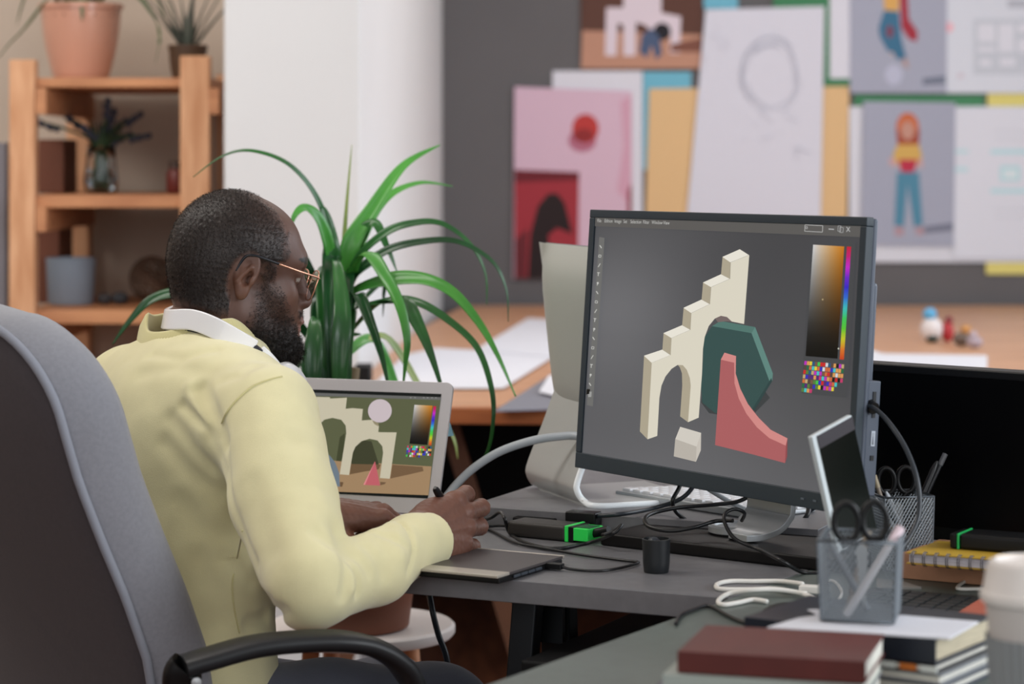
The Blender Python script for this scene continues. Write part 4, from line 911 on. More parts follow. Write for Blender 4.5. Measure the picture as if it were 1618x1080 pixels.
# wire mesh pencil cups (square, slightly tapered)
mesh_m = mat('wire_mesh', '9aa3ab', .35, metal=.7); rim_m = mat('mesh_rim', '6a7178', .4, metal=.6)
def mesh_cup(c, hw, hw0, h, rot, label, pitch, r, m, m2):
    t = thing('pencil_cup', c, label, 'pencil cup'); R = Matrix.Rotation(rot, 3, 'Z')
    def P(u, v, side):                                     # u -1..1 across the side, v 0..1 up
        w_ = hw0+(hw-hw0)*v; p = Vector((u*w_, -w_, .001+v*h)); return c+R@(Matrix.Rotation(side*math.pi/2, 3, 'Z')@p)
    for s in range(4):
        mb = MB(); n = int(2*hw/pitch); k0 = h/(2*hw)
        for k in range(-int(n*k0*2)-1, n*2+1):
            for sg in (1, -1):
                # strand from u0 at the bottom, leaning
                u0 = -1+2*k/n; u1 = u0+h/hw*.6
                a, b = 0, 1
                if u0 < -1: a = (-1-u0)/(u1-u0)
                if u1 > 1: b = (1-u0)/(u1-u0)
                if a >= b or a > 1 or b < 0: continue
                p = P(sg*(u0+(u1-u0)*a), a, s); q = P(sg*(u0+(u1-u0)*b), b, s); mb.tube([p, q], r, 4)
        obj('mesh_side', mb, m, t)
    for v, rr in ((1, .0016), (0, .0012)):
        pts = [P(u, v, s) for s in range(4) for u in (-1,)]; obj('rim' if v else 'bottom_rim', MB().tube(pts, rr, 6, closed=True), m2, t, smooth=True)
    for s in range(4): obj('corner_post', MB().tube([P(-1, 0, s), P(-1, 1, s)], .0011, 5), m2, t)
    b = [P(-1, 0, s) for s in range(4)]; obj('bottom', MB().hexa([p for p in b], [p+Vector((0, 0, .001)) for p in b]), m2, t)
    return t
def pen(a, b, r, c_, label, nm='pen', cat='pen', tipc=None):
    a, b = Vector(a), Vector(b); d = (b-a).normalized(); t = thing(nm, (a.x, a.y, a.z), label, cat)
    obj('barrel', MB().tube([a, a+d*.002, b-d*.012, b-d*.004, b], [r*.7, r, r, r*.7, r*.35], 10), mat(nm+'_'+c_, c_, .35), t, smooth=True, sharp=40)
    if tipc: obj('end_cap', MB().tube([b-d*.016, b-d*.0005], r*1.12, 10), mat('tip_'+tipc, tipc, .35), t, smooth=True, sharp=40)
    return t
def scissors(c, dr, nrm_, L, label, loops=.013, spread=.4):
    """closed scissors standing blades down: c = blade point, dr = direction to the handles"""
    dr = Vector(dr).normalized(); s = Vector(nrm_).cross(dr).normalized(); t = thing('scissors', c, label, 'scissors'); c = Vector(c); nrm_ = Vector(nrm_)
    for k in (-1, 1):
        obj('blade', MB().hexa([c+s*.001*k, c+dr*L*.55+s*.006*k, c+dr*L*.6, c+dr*.01], [p+nrm_*.0012 for p in (c+s*.001*k, c+dr*L*.55+s*.006*k, c+dr*L*.6, c+dr*.01)]), alu, t)
        base = c+dr*L*.6+s*.004*k; ctr = c+dr*(L*.8)+s*(loops*1.15*k)
        pts = [base]+[ctr+dr*math.cos(a)*loops*1.5*-1+s*math.sin(a)*loops*k for a in [i*math.pi/7 for i in range(0, 15)]]
        obj('handle', MB().tube(crom(pts, 3), .0032, 7), blackp, t, smooth=True)
    return t
# far pencil cup behind the monitor's right edge
cc_ = V(1423, 0, 2.95); cc_ = Vector((cc_.x, 2.955, Z))
mesh_cup(cc_, .0315, .0295, .0885, math.radians(12), 'wire mesh pencil cup right of the large monitor, holding scissors', .0042, .00065, mesh_m, rim_m)
def inc(px, py, d): return V(px, py, d)
zb = Z+.004
pen(Vector((cc_.x+.018, 2.945, zb)), V(1400, 776, 2.945), .0035, 'b9c0c6', 'silver pen leaning left in the far pencil cup')
pen(Vector((cc_.x+.020, 2.93, zb)), V(1384, 786, 2.93), .0025, 'c9ced2', 'thin silver pen crossing the front of the far pencil cup')
pen(Vector((cc_.x+.002, 2.96, zb)), V(1381, 750, 2.965), .003, '8a7e70', 'pen with a brass clip standing at the left of the far pencil cup', tipc='a89a80')
pen(Vector((cc_.x-.005, 2.965, zb)), V(1494, 716, 2.99), .0032, '202226', 'long black pencil pointing right out of the far pencil cup', nm='pencil', cat='pencil', tipc='5a5c60')
pen(Vector((cc_.x-.008, 2.955, zb)), V(1481, 728, 2.975), .0042, '1c1d20', 'dark marker beside the long black pencil', nm='marker', cat='marker')
scissors(Vector((cc_.x+.004, 2.968, zb)), (-.06, .02, 1), (0, -1, .0), .125, 'black-handled scissors standing in the far pencil cup', .0105)
# near pencil cup stands on the pile; the pile is built here
zp = .795
nc = PZ(1478, 1010, .793); nb = PZ(1545, 983, .793); nv = (nb-nc); nv.z = 0; nv.normalize(); nu = Vector((-nv.y, nv.x, 0))       # nv: right-back edge, nu: towards the left-back
def book(corner, u, v, lu_, lv_, z0, z1, coverm, pagem, label, nm='book', spine=None, cover=.0018, cat='book', over=.002):
    """u, v unit edge directions; pages show on the side along v and the far sides"""
    q = [corner, corner+u*lu_, corner+u*lu_+v*lv_, corner+v*lv_]; t = thing(nm, Vector((corner.x, corner.y, z0)), label, cat)
    ins = [corner+u*over*2+v*over, corner+u*(lu_-over)+v*over, corner+u*(lu_-over)+v*(lv_-over), corner+u*over*2+v*(lv_-over)]
    for nm2, a, b in (('front_cover', z1-cover, z1), ('back_cover', z0, z0+cover)): obj(nm2, MB().slab([xy(p) for p in q], a, b), coverm, t, bevel=.0007)
    obj('pages', MB().slab([xy(p) for p in ins], z0+cover+.0001, z1-cover-.0001), pagem, t)
    sp = [corner, corner+u*lu_, corner+u*lu_+v*.0025, corner+v*.0025]
    if spine == 'front': obj('spine', MB().slab([xy(p) for p in sp], z0+.0003, z1-.0003), coverm, t, bevel=.0006)
    return t
pages = mat('page_edges', 'e9e6dc', .8, noise=.25, nscale=30, stretch=(1, 1, 30)); pages2 = mat('cream_pages', 'cfc3a8', .8, noise=.25, nscale=30, stretch=(1, 1, 30))
book(nc+nv*.004-nu*.008, nu, nv, .215, .15, .7405, .7505, mat('cover_slate', '3a4250', .5), pages, 'slate-blue notebook, lowest of the pile under the near pencil cup')
book(nc-nu*.006+nv*.002, nu, nv, .21, .148, .7508, .7605, mat('cover_pale', '8c9094', .6), pages, 'pale grey notebook, second from the bottom under the near pencil cup')
pt_ = book(nc-nv*.001, nu, nv, .2, .14, .7608, .7695, mat('cover_black', '1d1a1b', .5), pages, 'black notebook with an orange and white patterned edge', nm='notebook', cat='notebook')
for k in range(9): obj('edge_patch', MB().box(nc-nv*.0013+nu*(.006+.021*k)+Vector((0, 0, .7652-nc.z)), (.0082, .0008, .003), (nu, nv, up3)), mat('patch_orange', 'c8702c', .6) if k % 2 else mat('patch_white', 'd8dcd8', .6), pt_)
book(nc, nu, nv, .2, .14, .7698, .7935, mat('cover_navy', '191f2c', .4), pages2, 'thick dark navy book under the loose white papers', spine='front')
for k, (pts, lab) in enumerate(((((1212, 990), (1407, 1001), (1500, 1007), (1546, 981), (1424, 971), (1330, 966), (1262, 975)), 'loose white papers on top of the navy book'), )):
    q = [PZ(x, y, .7955) for x, y in pts]; tag(obj('paper_stack', MB().slab([xy(p) for p in q], .7937, .7955), paperw), lab, 'paper')
q = [PZ(x, y, .7965) for x, y in ((1276, 962), (1300, 975), (1345, 972), (1330, 962))]
tag(obj('paper_sheet', MB().slab([xy(p) for p in q], .7957, .7965), paperw), 'small white paper corner under the near pencil cup', 'paper')
nc_c = Vector((.337, 2.336, .7968))
mesh_cup(nc_c, .0375, .0345, .076, math.radians(-14), 'wire mesh pencil cup on the white papers, nearer of the two mesh cups', .0045, .00055, mesh_m, rim_m)
pen(nc_c+Vector((-.018, -.022, .004)), V(1424, 832, 2.335), .0042, 'd9d6da', 'white and pink pencil leaning right in the near pencil cup', nm='pencil', cat='pencil', tipc='f0dce4')
pen(nc_c+Vector((.008, .010, .004)), V(1308, 852, 2.35), .003, '7a8088', 'grey pen leaning left in the near pencil cup')
pen(nc_c+Vector((-.01, .014, .004)), V(1372, 838, 2.36), .0032, '9c8f84', 'brownish pen upright in the near pencil cup', tipc='b8a890')
scissors(nc_c+Vector((.004, .006, .004)), (-.04, .0, 1), (0, -1, 0), .108, 'black-handled scissors in the near pencil cup', .012)
# near red notebook pile
ra, rb, rc = PZ(1070, 1028, .80), PZ(1368, 1045, .80), PZ(1124, 987, .80); ru = (rb-ra); rul = ru.length; ru.normalize(); rv = Vector((-ru.y, ru.x, 0)); rvl = .128
redc = mat('red_leather', '5c1e18', .55, noise=.15, nscale=30)
rs = rv
book(ra, ru, rv, rul, rvl, .7808, .80, redc, pages, 'dark red notebook, topmost of the nearest pile', nm='notebook', spine='front', cat='notebook')
book(ra-ru*.012-rv*.006, ru, rv, rul+.01, rvl+.004, .7665, .7802, mat('cover_grey_green', 'a4aca6', .5), pages, 'pale grey notebook directly under the dark red notebook', nm='notebook', spine='front', cat='notebook')
book(ra-ru*.022-rv*.008, ru, rv, rul+.02, rvl+.004, .7405, .766, mat('cover_violet', '5a5568', .5), pages, 'violet-grey book, lowest of the nearest pile', spine='front')
# coffee cup
cx_ = Vector((.442, 2.05, Z)); cup = thing('coffee_cup', cx_, 'takeaway coffee cup with grey ribbed sleeve and white lid, nearest the camera', 'coffee cup')
pap = mat('cup_paper', 'cdc6c2', .7)
obj('cup_body', MB().lathe([(.027, 0), (.029, .002), (.0405, .1255), (.001, .1255)], cx_, 48), pap, cup, smooth=True, sharp=40)
slv = MB(); n = 112; vs = []
for j, (zz, r0) in enumerate(((.052, .0352), (.094, .0390))):
    for k in range(n): a = 2*math.pi*k/n; rr_ = r0+(.0016 if k % 4 < 2 else 0); vs.append(cx_+Vector((rr_*math.cos(a), rr_*math.sin(a), zz)))
fs = [(k, (k+1) % n, n+(k+1) % n, n+k) for k in range(n)]
obj('sleeve', slv.add(vs, fs), mat('sleeve_grey', '8d9092', .75), cup)
obj('lid', MB().lathe([(.0425, .122), (.0445, .124), (.0448, .130), (.042, .1335), (.0395, .150), (.037, .156), (.032, .158), (.030, .1535), (.001, .1535)], cx_, 48), mat('lid_white', 'e6dfda', .4), cup, smooth=True, sharp=40)
# brown box, spiral notebook, second power bank
ba, bb2 = PZ(1424, 914, H), PZ(1560, 926, H); bu = (bb2-ba); bu.z = 0; bu.normalize(); bv = Vector((-bu.y, bu.x, 0))
bvs = (PZ(1471, 857, .785)-PZ(1432, 871, .785)).normalized()
def para(o, lu_, lv_): return [o, o+bu*lu_, o+bu*lu_+bvs*lv_, o+bvs*lv_]
brown = mat('kraft_card', 'bd8c6e', .8, noise=.1, nscale=40)
tag(obj('cardboard_box', MB().slab([xy(p) for p in para(ba, .26, .12)], Z, .7715), brown, bevel=.0015), 'flat brown cardboard box under the yellow spiral notebook', 'box')
sa = PZ(1432, 872, .785)
nt_ = thing('spiral_notebook', Vector((sa.x, sa.y, .772)), 'yellow spiral-bound notebook lying on the brown box', 'notebook')
yel = mat('yellow_cover', 'bd9a35', .5)
obj('front_cover', MB().slab([xy(p) for p in para(sa, .24, .10)], .7838, .785), yel, nt_); obj('back_cover', MB().slab([xy(p) for p in para(sa, .24, .10)], .7718, .773), yel, nt_)
obj('pages', MB().slab([xy(p) for p in para(sa+bvs*.004+bu*.002, .235, .094)], .7732, .7836), mat('page_lilac', 'cfcdd8', .8, noise=.2, nscale=30, stretch=(1, 1, 40)), nt_)
for k in range(17):
    for e in (0, .0022):
        c = sa+bu*(.007+.0138*k+e); c.z = .7784; pts = [c+bvs*(.003+.0065*math.cos(a))+Vector((0, 0, .0082*math.sin(a))) for a in [i*math.pi/6 for i in range(12)]]
        obj('ring', MB().tube(pts, .00055, 5, closed=True), mat('ring_metal', '55535a', .35, metal=.5), nt_)
pa_ = PZ(1500, 866, .7856)
pk = thing('power_bank', Vector((pa_.x, pa_.y, .7853)), 'black power bank with a thin green band on the yellow notebook', 'power bank')
def pkq(u0, u1, a, b, z0, z1): return MB().slab([xy(p) for p in (pa_+bu*u0+bv*a, pa_+bu*u1+bv*a, pa_+bu*u1+bv*b, pa_+bu*u0+bv*b)], z0, z1)
obj('body', pkq(.012, .15, 0, .05, .7854, .8035), blackp, pk, bevel=.004, seg=3); obj('end_cap', pkq(0, .0085, .001, .049, .7858, .803), blackp, pk, bevel=.002)
obj('green_band', pkq(.0088, .0118, -.0004, .0504, .7853, .8039), mat('green_band', '1fa554', .4), pk, bevel=.001)
# black keyboard on the near desk
kA, kB, kC = PZ(1418, 926, .7475), PZ(1640, 945, .7475), PZ(1412, 985, .7475)
k_u = (kB-kA); k_u.z = 0; k_u.normalize(); k_v = Vector((k_u.y, -k_u.x, 0)); kbd = thing('keyboard', Vector((kA.x, kA.y, Z)), 'flat black keyboard between the brown box and the white papers', 'keyboard')
kA2 = kA-k_u*.03
obj('keyboard_body', MB().slab([xy(p) for p in (kA2, kA2+k_u*.29, kA2+k_u*.29+k_v*.155, kA2+k_v*.155)], Z, .7445), mat('keyboard_black', '2a2829', .5), kbd, bevel=.001)
for r in range(6):
    for k in range(15):
        c = kA2+k_u*(.026+k*.0178)+k_v*(.022+r*.0185); c.z = .7458
        obj('key', MB().box(c, (.0074, .0074, .0012), (k_u, k_v, up3)), mat('keycap_dark', '25282a', .35), kbd, bevel=.0005)
q = [PZ(x, y, .7475) for x, y in ((1500, 978), (1552, 946), (1600, 960), (1575, 992))]
tag(obj('notepad', MB().slab([xy(p) for p in q], .7472, .7495), mat('red_orange_card', 'a8553f', .6)), 'reddish card lying on the right corner of the black keyboard', 'card')
q = [PZ(x, y, .7428) for x, y in ((1385, 927), (1456, 927), (1425, 917), (1385, 913))]
tag(obj('card', MB().slab([xy(p) for p in q], Z, .7428), mat('grey_card', '8d8a86', .5)), 'small grey card beside the brown box', 'card')
tag(obj('pouch', MB().ellips(PZ(1252, 968, .752), (.034, .03, .0108), 20, Matrix.Rotation(.4, 3, 'Z')), mat('pouch_black', '1c2222', .5, bump=.3, bscale=120), smooth=True), 'small black pouch on the near desk left of the mesh cup', 'pouch')
# phone leaning on a stand
p0, p1, p3 = V(1283, 690, 2.60), V(1346, 655, 2.64), V(1322, 876, 2.62); ex = p1-p0; ey = p3-p0; pn_ = ex.cross(ey).normalized()
if pn_.y > 0: pn_ = -pn_
ey = ey-ex.normalized()*ey.dot(ex.normalized())*.55; phw, phh = ex.length, ey.length; exn, eyn = ex.normalized(), ey.normalized()
ph = thing('smartphone', p0+ex*.5+ey, 'white-edged smartphone with a dark screen standing in front of the monitor', 'phone')
def pq2(x0, x1, y0, y1, n0, n1, b=0):
    q = [p0+ex*a+ey*b_ for a, b_ in ((x0, y0), (x1, y0), (x1, y1), (x0, y1))]; return MB().hexa([p+pn_*n0 for p in q], [p+pn_*n1 for p in q])
obj('phone_case', pq2(0, 1, 0, 1, -.007, 0), mat('phone_white', 'cfd8dc', .3), ph, bevel=.0015)
obj('screen', pq2(.1, .985, .012, .985, .0002, .0007), mat('phone_glass', '0d120f', .12, spec=.5), ph)
obj('top_bezel', pq2(.1, .985, .012, .12, .0008, .0012), mat('phone_bezel', '343036', .3), ph)
q = p3+ex*.5-eyn*.01
ps = thing('phone_stand', Vector((q.x, q.y+.02, Z)), 'black stand under the smartphone, half hidden by the near pencil cup', 'stand')
obj('base', MB().lathe([(.001, 0), (.03, 0), (.031, .003), (.028, .006), (.001, .006)], Vector((q.x, q.y+.02, Z)), 32), blackp, ps, smooth=True, sharp=40)
lowp = p0+ey+ex*.5
obj('post', MB().tube([Vector((q.x, q.y+.02, Z+.005)), lowp-pn_*.004+Vector((0, 0, -.02)), lowp-pn_*.0135-eyn*.05], .005, 10), blackp, ps, smooth=True)
obj('ledge', MB().box(lowp+eyn*.004-pn_*.002, (.022, .002, .009), (exn, eyn, pn_)), blackp, ps, bevel=.001)

# ------------------------------------------------------------------ the man: frames of reference
hO = V(371, 436, 3.22); hy, hp = math.radians(20), math.radians(9)
HF = np.array([[math.cos(hy)*math.cos(hp), math.sin(hy)*math.cos(hp), -math.sin(hp)], [-math.sin(hy), math.cos(hy), 0], [math.cos(hy)*math.sin(hp), math.sin(hy)*math.sin(hp), math.cos(hp)]])   # rows: forward, left, up
HS = np.array([.90, .95, .95])
def h2w(P): return (np.asarray(P)*HS)@HF+np.array(hO)
def hV(x, y, z): return Vector(h2w([x, y, z]))
def sm_all(fs, k):
    def f(P):
        d = fs[0](P)
        for g_ in fs[1:]: d = smin(d, g_(P), k)
        return d
    return f
def rotm(ax, deg):
    return np.array(Matrix.Rotation(math.radians(deg), 3, ax))
# head, in its own frame (x forward, y left, z up), metres
skull = sm_all([ell((-.010, 0, .036), (.090, .0745, .082)), ell((.030, 0, .038), (.064, .064, .064)), ell((-.030, 0, .005), (.066, .064, .058)),
                ell((.028, 0, -.040), (.066, .057, .064)), cone((0, .046, -.052), (.074, .016, -.090), .022, .020), cone((0, -.046, -.052), (.074, -.016, -.090), .022, .020),
                cone((.074, .014, -.088), (.074, -.014, -.088), .021, .021), cone((.074, 0, -.050), (.078, 0, -.075), .034, .026),
                ell((.058, .036, -.018), (.030, .022, .026)), ell((.058, -.036, -.018), (.030, .022, .026)),
                cone((.078, .036, .032), (.087, .012, .034), .0125, .013), cone((.078, -.036, .032), (.087, -.012, .034), .0125, .013)], .022)
neckf = sm_all([cone((-.022, 0, -.02), (-.040, 0, -.15), .060, .056), cone((-.005, .030, -.05), (-.03, .03, -.15), .035, .045), cone((-.005, -.030, -.05), (-.03, -.03, -.15), .035, .045), cone((-.036, 0, -.14), (-.03, .0, -.24), .055, .062)], .03)
nose = sm_all([cone((.090, 0, .022), (.110, 0, -.018), .0085, .0125), ell((.106, .0125, -.023), (.011, .0085, .0085)), ell((.106, -.0125, -.023), (.011, .0085, .0085))], .008)
lips = sm_all([ell((.103, 0, -.050), (.011, .024, .0065)), ell((.100, 0, -.062), (.011, .022, .0072))], .004)
socks = [ell((.094, s*.031, .012), (.015, .017, .011)) for s in (-1, 1)]
eyes = [ell((.078, s*.031, .010), (.0125, .0125, .0125)) for s in (-1, 1)]
lids = [ell((.0785, s*.031, .0165), (.0135, .0155, .0075)) for s in (-1, 1)]
def earf(s):
    A = rotm('Y', 12)                                     # lean the ear back
    c = np.array([-.003, s*.0750, .004]); fw = A[:, 0]; up_ = A[:, 2]; out = np.array([0, s, 0.]); tl = math.radians(20)
    o2 = out*math.cos(tl)-fw*math.sin(tl); fw2 = fw*math.cos(tl)+out*math.sin(tl); EW = .80
    R = np.array([fw2*-1, up_, o2])                        # rows: backward, up, outward
    c = c+o2*.002
    ring = torus(c+up_*.008-fw2*.001, .0145, .0036, np.array([fw2, up_, o2]), sq=.64)
    disc = ell(c, (.0142, .029, .0065), R)
    lobe = ell(c-up_*.024+fw2*.003, (.009, .011, .0055), R)
    bowl = ell(c+o2*.0065-up_*.002+fw2*.003, (.0082, .0135, .0085), R)
    bowl2 = ell(c+o2*.0065+up_*.014-fw2*.001, (.0085, .0075, .0045), R)
    canal = ell(c+fw2*.006-up_*.004+o2*.002, (.0045, .006, .008), R)
    anti = cone(c+up_*.013+fw2*.004+o2*.004, c-up_*.012-fw2*.009+o2*.004, .0028, .003)
    tragus = ell(c+fw2*.0108-up_*.005+o2*.0035, (.0035, .007, .0035), R)
    def f(P):
        d = smin(disc(P), ring(P), .004); d = smin(d, lobe(P), .006); d = smax(d, -bowl(P), .003); d = smax(d, -bowl2(P), .003); d = smin(d, anti(P), .003); d = smax(d, -canal(P), .003); return smin(d, tragus(P), .003)
    return f
ears = [earf(-1), earf(1)]
def n3(P, s, seed=0):
    """cheap smooth noise from warped sines, about -1..1"""
    x, y, z = P[..., 0]*s+seed, P[..., 1]*s+seed*1.7, P[..., 2]*s-seed*.6
    return (np.sin(x*1.0+1.3*np.sin(y*.9+.4))+np.sin(y*1.13+1.2*np.sin(z*1.07+1.9))+np.sin(z*.93+1.4*np.sin(x*1.21+.7)))/3
def hairmask(P):
    """scalp hair and beard coverage on the head, 0..1 each"""
    x, y, z = P[..., 0], P[..., 1], P[..., 2]; ay = np.abs(y); e = .004*n3(P, 220)+.002*n3(P, 520, 3)
    front = np.where(z > .03, .030+.030*np.clip((ay-.03)/.035, 0, 1)-.35*np.clip(z-.07, 0, 1), .034)       # receding hairline, fuller at the temples
    sc_ = np.clip((front+.008+e*2-x)/.028, 0, 1)**.8*np.clip((z+.062+.25*np.clip(x+.05, -.1, 0)-e)/.016, 0, 1)
    ear_gap = np.clip((np.sqrt(((x-.000)/.026)**2+((z+.004)/.036)**2)-1)/.22, 0, 1); low = np.where(x > -.02, np.clip((z-.012+e)/.014, 0, 1), 1)
    side = np.clip((x+.055)/.02, 0, 1)
    sc_ = sc_*np.minimum(ear_gap, 1)*np.maximum(low, 1-side)
    line = .006-.20*np.clip(x-.02, 0, .03)-1.15*np.clip(x-.05, 0, .09)                     # cheek line from sideburn to the moustache
    be = np.clip((line+.004-z+e*1.5)/.020, 0, 1)*np.clip((x-.012+.35*np.clip(-.045-z, 0, .05)+e)/.020, 0, 1)
    be = np.maximum(be, np.clip((.046-x+e)/.008, 0, 1)*np.clip((x-.020+e)/.008, 0, 1)*np.clip((z+.06)/.02, 0, 1)*np.clip((.04-z)/.02, 0, 1)*np.clip((ay-.05)/.01, 0, 1))
    mus = np.clip((-.033-z)/.004, 0, 1)*np.clip((z+.047)/.004, 0, 1)*np.clip((x-.085)/.006, 0, 1)*np.clip((.032-ay)/.006, 0, 1)
    lip = np.clip(1-np.abs((z+.056)/.0125), 0, 1)*np.clip((x-.094)/.004, 0, 1)*np.clip((.024-ay)/.004, 0, 1)
    be = np.clip(np.maximum(be, mus)*(1-np.clip(lip*4, 0, 1)), 0, 1)
    den = .58+.42*np.clip((-.045-z)/.04, 0, 1)
    return np.clip(sc_, 0, 1), be*den, be
def headf(P):
    d = skull(P); d = smin(d, neckf(P), .018)
    for s_ in socks: d = smax(d, -s_(P), .012)
    d = smin(d, nose(P), .010)
    for s_ in (-1, 1): d = smax(d, -ell((.107, s_*.007, -.031), (.005, .0038, .004))(P), .002)
    d = smin(d, lips(P), .005)
    for e_ in eyes: d = np.minimum(d, e_(P))
    for l_ in lids: d = smin(d, l_(P), .005)
    sc_, be, b2 = hairmask(P)
    d = d-.0022*sc_*(1+.35*n3(P, 900, 1))-b2*(.0015+.0085*np.clip((-.05-P[..., 2])/.045, 0, 1)*np.clip((P[..., 0]-.02)/.04, 0, 1))*(1+.22*n3(P, 700, 2))
    for e_ in ears: d = smin(d, e_(P), .004)
    # rolls at the back of the neck
    x, z = P[..., 0], P[..., 2]; back = np.clip((-.03-x)/.03, 0, 1)
    d = d+back*.0028*(np.exp(-((z+.052+.1*np.abs(P[..., 1]))/.0045)**2)+.7*np.exp(-((z+.082)/.004)**2))
    return d
Ph, Qh = nets(headf, (-.175, -.105, -.235), (.142, .105, .135), .0019, margin=.028)
skin_d, skin_l, hair_c = np.array(lin('4d332a')), np.array(lin('76503f')), np.array(lin('1d1816'))
def headcol(P):
    sc_, be, b2 = hairmask(P); t = np.clip(.5+.5*n3(P, 55, 4), 0, 1)[:, None]; c = skin_d*(1-t*.5)+skin_l*t*.5
    front = np.clip((P[:, 0]-.01)/.06, 0, 1)[:, None]*np.clip((P[:, 2]+.02)/.03, 0, 1)[:, None]; c = c*(1+.04*front)
    ear = np.clip((np.abs(P[:, 1])-.072)/.006, 0, 1)[:, None]*np.clip(1-np.sqrt(((P[:, 0]+.004)/.03)**2+((P[:, 2])/.042)**2), 0, 1)[:, None]; c = c*(1-.6*ear)+skin_l*.6*ear
    speck = np.clip(.5+.9*n3(P, 1500, 7), 0, 1)[:, None]
    top_ = np.clip((P[:, 0]+.02)/.05, 0, 1)*np.clip((P[:, 2]-.04)/.05, 0, 1); m = np.clip(np.maximum(sc_*(.93-.30*top_), be), 0, 1)[:, None]; hc = hair_c*(.75+.9*speck*(1-.5*b2[:, None])); c = c*(1-m)+hc*m
    lip = (np.abs(P[:, 2]+.056) < .0135) & (P[:, 0] > .101) & (np.abs(P[:, 1]) < .023); c[lip] = np.array(lin('8a6258'))
    for s_ in (-1, 1):
        q = P-np.array([.078, s_*.031, .010]); r = np.sqrt((q**2).sum(1)); e_ = (r < .0133) & (q[:, 0] > .004) & (q[:, 2] < .003) & (q[:, 2] > -.005); c[e_] = np.array(lin('968c84'))
        iris = e_ & (np.sqrt(q[:, 1]**2+(q[:, 2]+.001)**2) < .0055); c[iris] = np.array(lin('1c120e'))
        br = (np.sqrt(((P[:, 1]-s_*.032)/.021)**2+((P[:, 2]-.036)/.0055)**2) < 1) & (P[:, 0] > .07); c[br] = hair_c
    return c
parts = [(h2w(Ph), Qh)]; colsl = [headcol(Ph)]

